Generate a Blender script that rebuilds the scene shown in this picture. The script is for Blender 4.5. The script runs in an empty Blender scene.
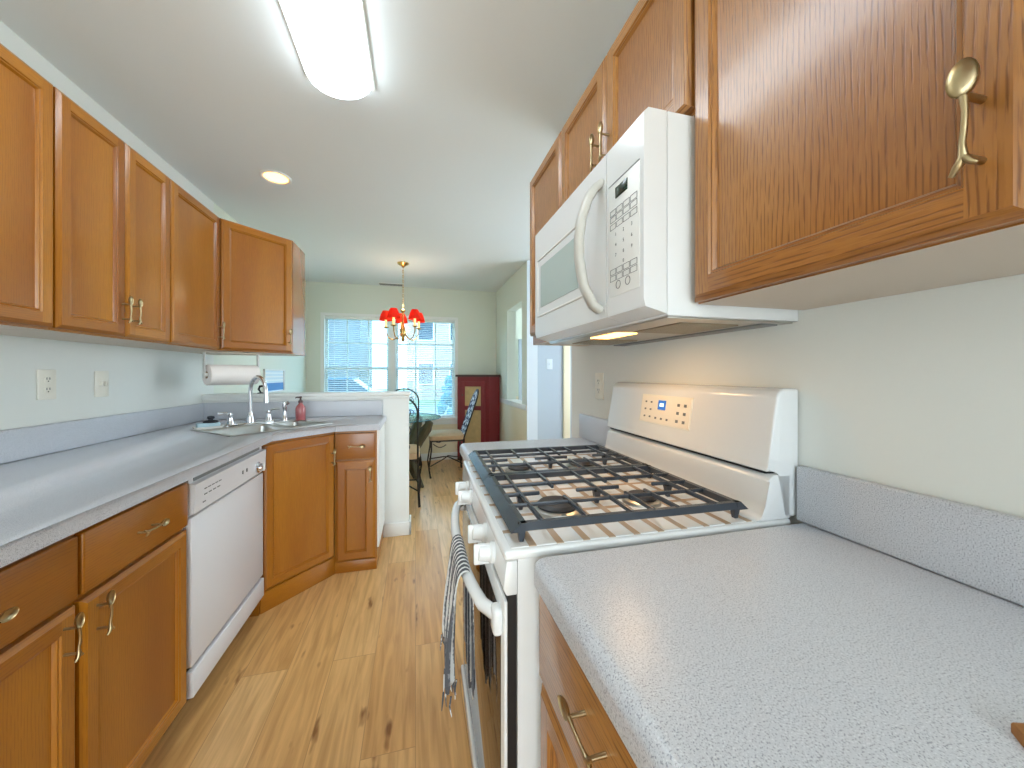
import bpy, bmesh, math, random
from mathutils import Vector, Matrix
random.seed(7)
PI = math.pi
S = bpy.context.scene
C = bpy.context.collection
# ------------------------------------------------------------------ camera
cam_d = bpy.data.cameras.new('camera'); cam = bpy.data.objects.new('camera', cam_d); C.objects.link(cam)
cam.location = (0, 0, 1.2225); cam.rotation_euler = (PI/2, 0, -0.2561)
cam_d.sensor_width = 36; cam_d.lens = 36*368.3/1024; cam_d.shift_y = -9.84/1024; cam_d.clip_start = .02
S.camera = cam
# ------------------------------------------------------------------ world, sun, exposure
S.view_settings.view_transform = 'Standard'; S.view_settings.look = 'None'
S.view_settings.gamma = 1; S.view_settings.use_curve_mapping = False
S.view_settings.exposure = 1.22
W = bpy.data.worlds.new('sky'); S.world = W; W.use_nodes = True
wn = W.node_tree.nodes; wl = W.node_tree.links
bg = wn['Background']
sky = wn.new('ShaderNodeTexSky'); sky.sky_type = 'HOSEK_WILKIE'; sky.turbidity = 4
sky.sun_direction = Vector((-.6, -.3, .75)).normalized()
mixw = wn.new('ShaderNodeMix'); mixw.data_type = 'RGBA'; mixw.inputs[0].default_value = .75
wl.new(sky.outputs[0], mixw.inputs[6]); mixw.inputs[7].default_value = (.80, .92, 1, 1)
wl.new(mixw.outputs[2], bg.inputs[0]); bg.inputs[1].default_value = 4.1
sun_d = bpy.data.lights.new('sun', 'SUN'); sun_d.energy = 2.0; sun_d.angle = .02; sun_d.color = (1, .95, .88)
sun = bpy.data.objects.new('sun', sun_d); C.objects.link(sun)
sun.rotation_euler = Vector((.72, .4, -.6)).to_track_quat('-Z', 'Y').to_euler()
TUBE_E = 5.0      # fluorescent diffuser
LAMP_E = 4.0     # warm lamps
# ------------------------------------------------------------------ materials
def srgb(r, g, b):
    f = lambda c: (c/255/12.92) if c/255 <= .04045 else ((c/255+.055)/1.055)**2.4
    return (f(r), f(g), f(b), 1)
def new_mat(name):
    m = bpy.data.materials.new(name); m.use_nodes = True
    return m, m.node_tree.nodes, m.node_tree.links, m.node_tree.nodes['Principled BSDF']
def mat(name, col, rough=.5, metal=0, bump=0, bscale=200, coat=0, var=0, vscale=6, emit=0, ecol=None, trans=0, alpha=1, spec=.5):
    m, n, l, b = new_mat(name)
    b.inputs['Base Color'].default_value = col; b.inputs['Roughness'].default_value = rough
    b.inputs['Metallic'].default_value = metal; b.inputs['Coat Weight'].default_value = coat
    b.inputs['Coat Roughness'].default_value = .12; b.inputs['Specular IOR Level'].default_value = spec
    if emit: b.inputs['Emission Color'].default_value = ecol or col; b.inputs['Emission Strength'].default_value = emit
    b.inputs['Transmission Weight'].default_value = trans; b.inputs['Alpha'].default_value = alpha
    tc = n.new('ShaderNodeTexCoord')
    if var:
        no = n.new('ShaderNodeTexNoise'); no.inputs['Scale'].default_value = vscale; no.inputs['Detail'].default_value = 4
        l.new(tc.outputs['Object'], no.inputs['Vector'])
        mx = n.new('ShaderNodeMix'); mx.data_type = 'RGBA'; l.new(no.outputs[0], mx.inputs[0])
        mx.inputs[6].default_value = tuple(c*(1-var) for c in col[:3])+(1,); mx.inputs[7].default_value = tuple(min(1, c*(1+var)) for c in col[:3])+(1,)
        l.new(mx.outputs[2], b.inputs['Base Color'])
    if bump:
        no = n.new('ShaderNodeTexNoise'); no.inputs['Scale'].default_value = bscale; l.new(tc.outputs['Object'], no.inputs['Vector'])
        bp = n.new('ShaderNodeBump'); bp.inputs['Strength'].default_value = bump; bp.inputs['Distance'].default_value = .002
        l.new(no.outputs[0], bp.inputs['Height']); l.new(bp.outputs[0], b.inputs['Normal'])
    return m
def wood(name, dark, mid, light, horizontal=False, rough=.3, grain=1.0, coat=.35):
    """oak: stretched noise pores + distorted wave for the cathedral figure"""
    m, n, l, b = new_mat(name)
    tc = n.new('ShaderNodeTexCoord'); oi = n.new('ShaderNodeObjectInfo')
    add = n.new('ShaderNodeVectorMath'); add.operation = 'MULTIPLY_ADD'
    comb = n.new('ShaderNodeCombineXYZ')
    for i in range(3): l.new(oi.outputs['Random'], comb.inputs[i])
    l.new(comb.outputs[0], add.inputs[0]); add.inputs[1].default_value = (7.3, 3.1, 5.7); l.new(tc.outputs['Object'], add.inputs[2])
    mp = n.new('ShaderNodeMapping'); l.new(add.outputs[0], mp.inputs[0])
    if horizontal: mp.inputs['Rotation'].default_value = (0, PI/2, 0)
    st = n.new('ShaderNodeMapping'); l.new(mp.outputs[0], st.inputs[0]); st.inputs['Scale'].default_value = (1, 1, .16)
    wv = n.new('ShaderNodeTexWave'); wv.bands_direction = 'X'; wv.inputs['Scale'].default_value = 46
    wv.inputs['Distortion'].default_value = 14; wv.inputs['Detail'].default_value = 1.5; wv.inputs['Detail Scale'].default_value = .35
    l.new(st.outputs[0], wv.inputs['Vector'])
    st2 = n.new('ShaderNodeMapping'); l.new(mp.outputs[0], st2.inputs[0]); st2.inputs['Scale'].default_value = (1, 1, .055)
    po = n.new('ShaderNodeTexNoise'); po.inputs['Scale'].default_value = 420; po.inputs['Detail'].default_value = 2
    l.new(st2.outputs[0], po.inputs['Vector'])
    br = n.new('ShaderNodeTexNoise'); br.inputs['Scale'].default_value = 3.2; br.inputs['Detail'].default_value = 3
    l.new(st.outputs[0], br.inputs['Vector'])
    r1 = n.new('ShaderNodeValToRGB'); l.new(br.outputs[0], r1.inputs[0])
    r1.color_ramp.elements[0].position = .3; r1.color_ramp.elements[0].color = mid
    r1.color_ramp.elements[1].position = .7; r1.color_ramp.elements[1].color = light
    r2 = n.new('ShaderNodeValToRGB'); l.new(wv.outputs[0], r2.inputs[0])
    r2.color_ramp.elements[0].position = .0; r2.color_ramp.elements[0].color = (1, 1, 1, 1)
    r2.color_ramp.elements[1].position = .42; r2.color_ramp.elements[1].color = (0, 0, 0, 1)
    r3 = n.new('ShaderNodeValToRGB'); l.new(po.outputs[0], r3.inputs[0])
    r3.color_ramp.elements[0].position = .46; r3.color_ramp.elements[0].color = (1, 1, 1, 1)
    r3.color_ramp.elements[1].position = .6; r3.color_ramp.elements[1].color = (0, 0, 0, 1)
    mu = n.new('ShaderNodeMath'); mu.operation = 'MULTIPLY'; l.new(r2.outputs[0], mu.inputs[0]); l.new(r3.outputs[0], mu.inputs[1])
    m2 = n.new('ShaderNodeMath'); m2.operation = 'MULTIPLY_ADD'; l.new(r3.outputs[0], m2.inputs[0]); m2.inputs[1].default_value = .16*grain
    mg = n.new('ShaderNodeMath'); mg.operation = 'MULTIPLY'; l.new(mu.outputs[0], mg.inputs[0]); mg.inputs[1].default_value = .55*grain
    l.new(mg.outputs[0], m2.inputs[2])
    mx = n.new('ShaderNodeMix'); mx.data_type = 'RGBA'; l.new(m2.outputs[0], mx.inputs[0]); l.new(r1.outputs[0], mx.inputs[6]); mx.inputs[7].default_value = dark
    l.new(mx.outputs[2], b.inputs['Base Color'])
    bp = n.new('ShaderNodeBump'); bp.inputs['Strength'].default_value = .25*grain; bp.inputs['Distance'].default_value = .001; bp.invert = True
    l.new(m2.outputs[0], bp.inputs['Height']); l.new(bp.outputs[0], b.inputs['Normal'])
    b.inputs['Roughness'].default_value = rough; b.inputs['Coat Weight'].default_value = coat; b.inputs['Coat Roughness'].default_value = .14
    return m
def speckle(name, base, dots, light):
    m, n, l, b = new_mat(name); tc = n.new('ShaderNodeTexCoord')
    a = n.new('ShaderNodeTexNoise'); a.inputs['Scale'].default_value = 560; a.inputs['Detail'].default_value = 1; l.new(tc.outputs['Object'], a.inputs['Vector'])
    r = n.new('ShaderNodeValToRGB'); l.new(a.outputs[0], r.inputs[0]); e = r.color_ramp.elements
    e[0].position = .33; e[0].color = dots; e[1].position = .43; e[1].color = base
    x = e.new(.6); x.color = base; y = e.new(.7); y.color = light
    l.new(r.outputs[0], b.inputs['Base Color']); b.inputs['Roughness'].default_value = .32
    return m
def planks(name):
    m, n, l, b = new_mat(name); tc = n.new('ShaderNodeTexCoord')
    mp = n.new('ShaderNodeMapping'); mp.inputs['Rotation'].default_value = (0, 0, PI/2); l.new(tc.outputs['Object'], mp.inputs[0])
    bk = n.new('ShaderNodeTexBrick'); bk.offset = .37; bk.inputs['Scale'].default_value = 1
    bk.inputs['Brick Width'].default_value = 1.25; bk.inputs['Row Height'].default_value = .17; bk.inputs['Mortar Size'].default_value = .0012
    bk.inputs['Mortar Smooth'].default_value = .1; bk.inputs['Bias'].default_value = 0
    bk.inputs['Color1'].default_value = (0, 0, 0, 1); bk.inputs['Color2'].default_value = (1, 1, 1, 1); bk.inputs['Mortar'].default_value = (.5, .5, .5, 1)
    l.new(mp.outputs[0], bk.inputs['Vector'])
    r = n.new('ShaderNodeValToRGB'); l.new(bk.outputs[0], r.inputs[0]); e = r.color_ramp.elements
    e[0].color = srgb(214, 162, 98); e[1].color = srgb(226, 182, 122); x = e.new(.5); x.color = srgb(220, 172, 110)
    # grain, offset per plank
    off = n.new('ShaderNodeVectorMath'); off.operation = 'MULTIPLY_ADD'; l.new(bk.outputs[0], off.inputs[0]); off.inputs[1].default_value = (3, 9, 0); l.new(tc.outputs['Object'], off.inputs[2])
    gm = n.new('ShaderNodeMapping'); gm.inputs['Scale'].default_value = (1, .07, 1); l.new(off.outputs[0], gm.inputs[0])
    g = n.new('ShaderNodeTexNoise'); g.inputs['Scale'].default_value = 45; g.inputs['Detail'].default_value = 5; g.inputs['Distortion'].default_value = .6; l.new(gm.outputs[0], g.inputs['Vector'])
    gr = n.new('ShaderNodeValToRGB'); l.new(g.outputs[0], gr.inputs[0]); gr.color_ramp.elements[0].position = .3; gr.color_ramp.elements[0].color = (.72, .66, .58, 1); gr.color_ramp.elements[1].position = .62; gr.color_ramp.elements[1].color = (1, 1, 1, 1)
    m1 = n.new('ShaderNodeMix'); m1.data_type = 'RGBA'; m1.blend_type = 'MULTIPLY'; m1.inputs[0].default_value = 1; l.new(r.outputs[0], m1.inputs[6]); l.new(gr.outputs[0], m1.inputs[7])
    # knots
    km = n.new('ShaderNodeMapping'); km.inputs['Scale'].default_value = (1.3, .35, 1); l.new(off.outputs[0], km.inputs[0])
    k = n.new('ShaderNodeTexNoise'); k.inputs['Scale'].default_value = 9; k.inputs['Detail'].default_value = 3; k.inputs['Roughness'].default_value = .65; l.new(km.outputs[0], k.inputs['Vector'])
    kr = n.new('ShaderNodeValToRGB'); l.new(k.outputs[0], kr.inputs[0]); kr.color_ramp.elements[0].position = .285; kr.color_ramp.elements[0].color = (.36, .25, .15, 1); kr.color_ramp.elements[1].position = .375; kr.color_ramp.elements[1].color = (1, 1, 1, 1)
    m2 = n.new('ShaderNodeMix'); m2.data_type = 'RGBA'; m2.blend_type = 'MULTIPLY'; m2.inputs[0].default_value = 1; l.new(m1.outputs[2], m2.inputs[6]); l.new(kr.outputs[0], m2.inputs[7])
    # seams
    m3 = n.new('ShaderNodeMix'); m3.data_type = 'RGBA'; m3.blend_type = 'MIX'; l.new(bk.outputs['Fac'], m3.inputs[0]); l.new(m2.outputs[2], m3.inputs[6]); m3.inputs[7].default_value = srgb(178, 134, 84)
    l.new(m3.outputs[2], b.inputs['Base Color']); b.inputs['Roughness'].default_value = .33
    bp = n.new('ShaderNodeBump'); bp.inputs['Strength'].default_value = .1; bp.inputs['Distance'].default_value = .001; l.new(g.outputs[0], bp.inputs['Height']); l.new(bp.outputs[0], b.inputs['Normal'])
    return m
def bricks(name, c1, c2, mortar, w, h, ms, rough=.6, rot=(0, 0, 0), off=.5):
    m, n, l, b = new_mat(name); tc = n.new('ShaderNodeTexCoord')
    mp = n.new('ShaderNodeMapping'); mp.inputs['Rotation'].default_value = rot; l.new(tc.outputs['Object'], mp.inputs[0])
    bk = n.new('ShaderNodeTexBrick'); bk.inputs['Scale'].default_value = 1; bk.offset = off
    bk.inputs['Brick Width'].default_value = w; bk.inputs['Row Height'].default_value = h; bk.inputs['Mortar Size'].default_value = ms
    bk.inputs['Color1'].default_value = c1; bk.inputs['Color2'].default_value = c2; bk.inputs['Mortar'].default_value = mortar
    l.new(mp.outputs[0], bk.inputs['Vector']); l.new(bk.outputs[0], b.inputs['Base Color']); b.inputs['Roughness'].default_value = rough
    return m
def glass(name, tint=(1, 1, 1, 1), gl=.08):
    m = bpy.data.materials.new(name); m.use_nodes = True; n = m.node_tree.nodes; l = m.node_tree.links; n.clear()
    o = n.new('ShaderNodeOutputMaterial'); t = n.new('ShaderNodeBsdfTransparent'); t.inputs[0].default_value = tint
    g = n.new('ShaderNodeBsdfGlossy'); g.inputs['Roughness'].default_value = .02; mx = n.new('ShaderNodeMixShader'); mx.inputs[0].default_value = gl
    l.new(t.outputs[0], mx.inputs[1]); l.new(g.outputs[0], mx.inputs[2]); l.new(mx.outputs[0], o.inputs[0]); return m
def translucent(name, col, f=.5):
    m = bpy.data.materials.new(name); m.use_nodes = True; n = m.node_tree.nodes; l = m.node_tree.links; n.clear()
    o = n.new('ShaderNodeOutputMaterial'); d = n.new('ShaderNodeBsdfDiffuse'); t = n.new('ShaderNodeBsdfTranslucent'); mx = n.new('ShaderNodeMixShader'); mx.inputs[0].default_value = f
    d.inputs[0].default_value = col; t.inputs[0].default_value = col
    l.new(d.outputs[0], mx.inputs[1]); l.new(t.outputs[0], mx.inputs[2]); l.new(mx.outputs[0], o.inputs[0]); return m
OAK = [srgb(92, 46, 10), srgb(158, 102, 46), srgb(178, 124, 62)]
MAP = [srgb(100, 48, 4), srgb(146, 82, 8), srgb(182, 118, 26)]
M = {}
M['oak'] = wood('oak_vertical', *OAK)
M['oakh'] = wood('oak_horizontal', *OAK, horizontal=True)
M['maple'] = wood('maple_vertical', *MAP, grain=.4)
M['mapleh'] = wood('maple_horizontal', *MAP, horizontal=True, grain=.45)
WD = ['maple', 'mapleh']
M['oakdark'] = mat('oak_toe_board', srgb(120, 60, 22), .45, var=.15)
M['lam'] = mat('cabinet_underside_laminate', srgb(205, 190, 172), .5)
M['wall'] = mat('pale_green_wall_paint', srgb(228, 230, 224), .65, bump=.06, bscale=120)
M['green'] = mat('sage_wall_paint', srgb(224, 230, 216), .7, bump=.05, bscale=120)
M['cream'] = mat('cream_wainscot_paint', srgb(240, 230, 200), .6)
M['ceil'] = mat('ceiling_white_paint', srgb(234, 240, 240), .9)
M['trim'] = mat('white_trim_paint', srgb(238, 240, 236), .4)
M['bluegrey'] = mat('blue_grey_paint_and_hall_shade', srgb(176, 188, 200), .6)  # darker hall tone with the end wall's shade painted in; doors share it
M['halllight'] = mat('pale_blue_hall_paint', srgb(214, 224, 232), .6)
M['floor'] = planks('oak_plank_floor')
M['counter'] = speckle('grey_speckled_laminate', srgb(198, 201, 207), srgb(146, 150, 160), srgb(216, 219, 224))
M['white'] = mat('white_enamel', srgb(226, 228, 228), .22, coat=.3)
M['whitep'] = mat('white_plastic', srgb(224, 224, 220), .35)
M['dw'] = mat('dishwasher_white', srgb(218, 218, 220), .3)
M['almond'] = mat('almond_plastic', srgb(236, 232, 218), .4)
M['greyhandle'] = mat('warm_grey_plastic', srgb(196, 194, 186), .35)
M['grey'] = mat('grey_plastic', srgb(120, 122, 120), .45)
M['black'] = mat('black_gap', srgb(14, 14, 15), .5)
M['iron'] = mat('cast_iron_enamel', srgb(58, 64, 72), .22, bump=.1, bscale=300)
M['burner'] = mat('burner_cap', srgb(52, 50, 52), .5)
M['alu'] = mat('brushed_aluminium', srgb(190, 188, 182), .35, metal=1)
M['steel'] = mat('stainless_steel', srgb(196, 196, 192), .28, metal=1)
M['chrome'] = mat('chrome', srgb(220, 222, 226), .08, metal=1)
M['nickel'] = mat('antique_brass_nickel', srgb(178, 160, 124), .32, metal=1)
M['brass'] = mat('polished_brass', srgb(214, 178, 110), .25, metal=1)
M['wrought'] = mat('wrought_iron', srgb(52, 46, 40), .5, metal=.6)
M['ovenglass'] = mat('oven_window_glass', srgb(58, 44, 32), .06, spec=.9)
M['mwglass'] = mat('microwave_window', srgb(176, 190, 186), .12)
M['mesh'] = mat('grease_filter_mesh', srgb(150, 140, 120), .45, metal=.6, bump=.8, bscale=500)
M['lampwarm'] = mat('warm_lamp', srgb(255, 200, 110), .4, emit=LAMP_E, ecol=srgb(255, 176, 84))
M['tube'] = mat('fluorescent_diffuser', srgb(250, 252, 255), .4, emit=TUBE_E, ecol=srgb(232, 246, 255))
M['lcd'] = mat('display_blue', srgb(20, 40, 70), .2, emit=.35, ecol=srgb(70, 130, 210))
M['lcdg'] = mat('display_dark_green', srgb(30, 48, 40), .2)
M['ink'] = mat('printed_marks', srgb(110, 112, 112), .6)
M['lcdtext'] = mat('display_digits', srgb(190, 220, 255), .4, emit=1.2, ecol=srgb(170, 210, 255))
M['tan_grid'] = bricks('stove_top_tan_grid', srgb(232, 234, 234), srgb(228, 230, 230), srgb(184, 160, 136), .052, .075, .0075, .2, off=0)  # white rectangles parted by tan lines across the stove top
M['paper'] = mat('paper_towel', srgb(240, 232, 226), .9, bump=.3, bscale=90)
M['card'] = mat('cardboard_core', srgb(170, 140, 110), .8)
M['pink'] = mat('pink_soap_bottle', srgb(176, 96, 98), .2, coat=.5)
M['darkpump'] = mat('dark_pump', srgb(70, 40, 40), .4)
M['sponge'] = mat('pale_blue_sponge', srgb(176, 206, 216), .9, bump=.6, bscale=160)
M['scrub'] = mat('dark_scrubber', srgb(36, 40, 48), .8)
M['redwood'] = mat('barn_red_paint', srgb(128, 38, 42), .45, var=.12)
M['darkwood'] = mat('dark_walnut', srgb(70, 46, 40), .45)
M['gold'] = mat('mottled_gold_panel', srgb(196, 170, 120), .5, var=.25, vscale=14)
M['red'] = translucent('red_shade_fabric', srgb(230, 78, 58), .55)
M['candle'] = mat('cream_candle_sleeve', srgb(250, 226, 160), .5, emit=.5, ecol=srgb(255, 214, 130))
M['bulb'] = mat('candle_bulb', srgb(255, 230, 190), .4, emit=8, ecol=srgb(255, 214, 150))
M['glass'] = glass('window_glass', (.72, .90, 1, 1))
M['tglass'] = glass('table_glass', srgb(206, 228, 214), .14)
M['blind'] = translucent('blind_slat', srgb(236, 244, 246), .4)
M['cushion'] = mat('tan_cushion', srgb(196, 164, 126), .85, var=.1, vscale=30)
M['tan'] = mat('pale_seat_cover', srgb(214, 208, 200), .85)
M['stone'] = mat('table_pedestal_bronze', srgb(84, 78, 58), .55, metal=.4, var=.3, vscale=20)
M['siding'] = bricks('outdoor_siding', srgb(150, 150, 152), srgb(160, 158, 158), srgb(110, 112, 116), 3, .13, .012)
M['brick'] = bricks('outdoor_brick', srgb(166, 128, 118), srgb(178, 140, 128), srgb(180, 174, 168), .22, .075, .012, rot=(PI/2, 0, 0))
M['roof'] = mat('roof_shingle', srgb(128, 130, 140), .9, var=.2, vscale=20)
M['grass'] = mat('lawn', srgb(120, 136, 100), .95, var=.25, vscale=8)
M['bounce_ground'] = mat('pale_bounce_ground', srgb(226, 222, 214), .9, var=.06)  # light colour of the added ground that bounces sun indoors
M['asphalt'] = mat('street', srgb(130, 132, 138), .9)
M['carblue'] = mat('car_paint_blue', srgb(70, 120, 190), .2, coat=.6)
M['cardark'] = mat('car_glass', srgb(40, 56, 76), .1)
M['tyre'] = mat('tyre', srgb(40, 40, 42), .8)
M['bark'] = mat('bark', srgb(120, 108, 100), .9)
M['leaf'] = mat('evergreen_leaf', srgb(70, 120, 140), .8, var=.3, vscale=9)
M['hedge'] = mat('shrub_leaf', srgb(150, 170, 110), .8, var=.3, vscale=14)
M['clay'] = mat('terracotta', srgb(206, 110, 80), .7)
M['skyp'] = mat('print_sky', srgb(214, 232, 244), .5)
M['seap'] = mat('print_sea', srgb(66, 130, 200), .5)
M['cloudp'] = mat('print_cloud', srgb(240, 246, 250), .5)
M['trivet'] = mat('brown_wicker', srgb(150, 100, 50), .7, var=.35, vscale=60)
def towel_mat():
    m, n, l, b = new_mat('striped_towel'); tc = n.new('ShaderNodeTexCoord')
    w = n.new('ShaderNodeTexWave'); w.bands_direction = 'Y'; w.inputs['Scale'].default_value = 18; w.inputs['Distortion'].default_value = 1.2; w.inputs['Detail'].default_value = 2; w.inputs['Detail Scale'].default_value = 6
    l.new(tc.outputs['Object'], w.inputs['Vector'])
    r = n.new('ShaderNodeValToRGB'); l.new(w.outputs[0], r.inputs[0]); r.color_ramp.interpolation = 'CONSTANT'; e = r.color_ramp.elements
    e[0].color = srgb(84, 86, 92); e[1].position = .5; e[1].color = srgb(140, 142, 146); x = e.new(.72); x.color = srgb(226, 226, 224)
    l.new(r.outputs[0], b.inputs['Base Color']); b.inputs['Roughness'].default_value = .95
    no = n.new('ShaderNodeTexNoise'); no.inputs['Scale'].default_value = 500; bp = n.new('ShaderNodeBump'); bp.inputs['Strength'].default_value = .5; bp.inputs['Distance'].default_value = .002
    l.new(tc.outputs['Object'], no.inputs['Vector']); l.new(no.outputs[0], bp.inputs['Height']); l.new(bp.outputs[0], b.inputs['Normal']); return m
M['towel'] = towel_mat()
def lattice_mat():
    m, n, l, b = new_mat('woven_navy_white'); tc = n.new('ShaderNodeTexCoord')
    v = n.new('ShaderNodeTexVoronoi'); v.inputs['Scale'].default_value = 22; l.new(tc.outputs['Object'], v.inputs['Vector'])
    r = n.new('ShaderNodeValToRGB'); l.new(v.outputs['Distance'], r.inputs[0]); r.color_ramp.interpolation = 'CONSTANT'; e = r.color_ramp.elements
    e[0].color = srgb(222, 226, 232); e[1].position = .45; e[1].color = srgb(46, 54, 84)
    l.new(r.outputs[0], b.inputs['Base Color']); b.inputs['Roughness'].default_value = .85; return m
M['lattice'] = lattice_mat()
# ------------------------------------------------------------------ mesh helpers
class MB:
    def __init__(s): s.bm = bmesh.new()
    def _post(s, geom_faces, mi):
        for f in geom_faces: f.material_index = mi
    def box(s, x0, x1, y0, y1, z0, z1, mi=0, bev=0, seg=2):
        b = s.bm; vs = [b.verts.new((x, y, z)) for x in (x0, x1) for y in (y0, y1) for z in (z0, z1)]
        q = [(0, 1, 3, 2), (4, 6, 7, 5), (0, 4, 5, 1), (2, 3, 7, 6), (0, 2, 6, 4), (1, 5, 7, 3)]
        fs = [b.faces.new([vs[i] for i in f]) for f in q]
        for f in fs: f.material_index = mi
        if bev:
            es = list({e for f in fs for e in f.edges})
            bmesh.ops.bevel(b, geom=es, offset=bev, segments=seg, affect='EDGES', profile=.5, material=-1)
        return fs
    def face(s, pts, mi=0):
        f = s.bm.faces.new([s.bm.verts.new(p) for p in pts]); f.material_index = mi; return f
    def loft(s, loops, mi=0, cap0=True, cap1=True, closed=True):
        b = s.bm; R = [[b.verts.new(p) for p in L] for L in loops]
        for A, B in zip(R, R[1:]):
            n = len(A)
            for i in range(n if closed else n-1):
                f = b.faces.new((A[i], A[(i+1) % n], B[(i+1) % n], B[i])); f.material_index = mi
        if cap0: f = b.faces.new(R[0][::-1]); f.material_index = mi
        if cap1: f = b.faces.new(R[-1]); f.material_index = mi
        return R
    def prism(s, poly, z0, z1, mi=0, bev=0, seg=3, axis='z', bevel_bottom=False):
        mk = {'z': lambda p, t: (p[0], p[1], t), 'y': lambda p, t: (p[0], t, p[1]), 'x': lambda p, t: (t, p[0], p[1])}[axis]
        b = s.bm; A = [b.verts.new(mk(p, z0)) for p in poly]; B = [b.verts.new(mk(p, z1)) for p in poly]; n = len(poly)
        fs = [b.faces.new((A[i], A[(i+1) % n], B[(i+1) % n], B[i])) for i in range(n)]
        f0 = b.faces.new(A[::-1]); f1 = b.faces.new(B); fs += [f0, f1]
        for f in fs: f.material_index = mi
        if bev:
            es = list({e for f in fs for e in f.edges}) if bevel_bottom else list(f1.edges)
            bmesh.ops.bevel(b, geom=es, offset=bev, segments=seg, affect='EDGES', profile=.5, material=-1)
    def tube(s, pts, r, seg=8, mi=0, closed=False, cap=True):
        P = [Vector(p) for p in pts]; n = len(P); rr = r if isinstance(r, (list, tuple)) else [r]*n
        T = []
        for i in range(n):
            a = P[(i-1) % n] if (closed or i > 0) else P[i]; c = P[(i+1) % n] if (closed or i < n-1) else P[i]
            T.append((c-a).normalized() if (c-a).length > 1e-9 else Vector((0, 0, 1)))
        u = T[0].orthogonal().normalized(); loops = []
        for i in range(n):
            u = (u - T[i]*u.dot(T[i])); u = u.normalized() if u.length > 1e-6 else T[i].orthogonal().normalized()
            v = T[i].cross(u)
            loops.append([P[i]+(u*math.cos(2*PI*k/seg)+v*math.sin(2*PI*k/seg))*rr[i] for k in range(seg)])
        if closed: loops.append(loops[0])
        s.loft(loops, mi, cap and not closed, cap and not closed)
    def lathe(s, prof, c=(0, 0, 0), seg=24, mi=0, axis=None, cap0=True, cap1=True):
        c = Vector(c); q = Vector(axis).normalized().to_track_quat('Z', 'Y') if axis else None
        loops = []
        for r, z in prof:
            L = []
            for k in range(seg):
                v = Vector((r*math.cos(2*PI*k/seg), r*math.sin(2*PI*k/seg), z))
                if q: v = q @ v
                L.append(c+v)
            loops.append(L)
        s.loft(loops, mi, cap0, cap1)
    def ball(s, c, r, mi=0, sc=(1, 1, 1), sub=2):
        g = bmesh.ops.create_icosphere(s.bm, subdivisions=sub, radius=r)
        for v in g['verts']: v.co = Vector((v.co.x*sc[0], v.co.y*sc[1], v.co.z*sc[2]))+Vector(c)
        for v in g['verts']:
            for f in v.link_faces: f.material_index = mi
    def xform(s, m):
        bmesh.ops.transform(s.bm, matrix=m, verts=s.bm.verts)
    def mesh(s, name, mats, ang=35):
        b = s.bm; bmesh.ops.recalc_face_normals(b, faces=b.faces)
        for f in b.faces: f.smooth = True
        for e in b.edges:
            if len(e.link_faces) == 2 and e.calc_face_angle(0) > math.radians(ang): e.smooth = False
        me = bpy.data.meshes.new(name); b.to_mesh(me); b.free()
        for m in (mats if isinstance(mats, (list, tuple)) else [mats]): me.materials.append(M[m])
        return me
    def build(s, name, mats, parent=None, ang=35):
        return obj(name, s.mesh(name, mats, ang), parent)
def obj(name, me, parent=None, loc=(0, 0, 0), rot=(0, 0, 0)):
    o = bpy.data.objects.new(name, me); C.objects.link(o); o.location = loc; o.rotation_euler = rot
    if parent: o.parent = parent
    return o
def tag(o, label, cat, group=None):
    o['label'] = label; o['category'] = cat
    if group: o['group'] = group
    return o
def thing(name, label, cat, loc=(0, 0, 0), rz=0, group=None):
    o = obj(name, None, None, loc, (0, 0, rz)); return tag(o, label, cat, group)
def struct(o): o['kind'] = 'structure'; return o
def rrect(x0, x1, y0, y1, r, z, n=4):
    L = []
    for cx, cy, a0 in ((x1-r, y1-r, 0), (x0+r, y1-r, PI/2), (x0+r, y0+r, PI), (x1-r, y0+r, 1.5*PI)):
        for k in range(n+1):
            a = a0+PI/2*k/n; L.append((cx+r*math.cos(a), cy+r*math.sin(a), z))
    return L
def text_mesh(txt, size, mat_name):
    cu = bpy.data.curves.new('numeral', 'FONT'); cu.body = txt; cu.size = size; cu.align_x = 'CENTER'; cu.align_y = 'CENTER'; cu.extrude = .0002
    t = bpy.data.objects.new('tmp', cu); C.objects.link(t)
    dg = bpy.context.evaluated_depsgraph_get(); me = bpy.data.meshes.new_from_object(t.evaluated_get(dg))
    bpy.data.objects.remove(t); bpy.data.curves.remove(cu); me.name = 'numeral'; me.materials.clear(); me.materials.append(M[mat_name]); return me
H = 2.4417
# ------------------------------------------------------------------ room shell
XL, XR, XD, YF = -1.384, .795, 1.155, 5.35
m = MB(); m.box(-1.5, 2.6, -2.6, 5.45, -.06, 0); struct(m.build('floor', 'floor'))
m = MB(); m.box(-1.5, 2.6, -2.6, 5.45, H, H+.08); struct(m.build('ceiling', 'ceil'))
m = MB(); m.box(XL-.12, XL, -2.6, 3.06, 0, H, 0); m.box(XL-.12, XL, 3.06, 5.45, .889, H, 1); m.box(XL-.12, XL, 3.06, 5.45, 0, .889, 2)
struct(m.build('wall_left', ['wall', 'green', 'cream']))
WX0, WX1, WZ0, WZ1 = -1.215, .594, .585, 2.04
m = MB()
m.box(XL, WX0, YF, YF+.12, .889, H); m.box(XL, WX0, YF, YF+.12, 0, .889, 1)
m.box(WX1, 2.6, YF, YF+.12, .889, H); m.box(WX1, 2.6, YF, YF+.12, 0, .889, 1)
m.box(WX0, WX1, YF, YF+.12, WZ1, H); m.box(WX0, WX1, YF, YF+.12, 0, WZ0, 1)
struct(m.build('wall_far', ['green', 'cream']))
m = MB(); m.box(XR, XR+.12, -2.6, 1.8, 0, H); struct(m.build('wall_right', 'wall'))
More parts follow.
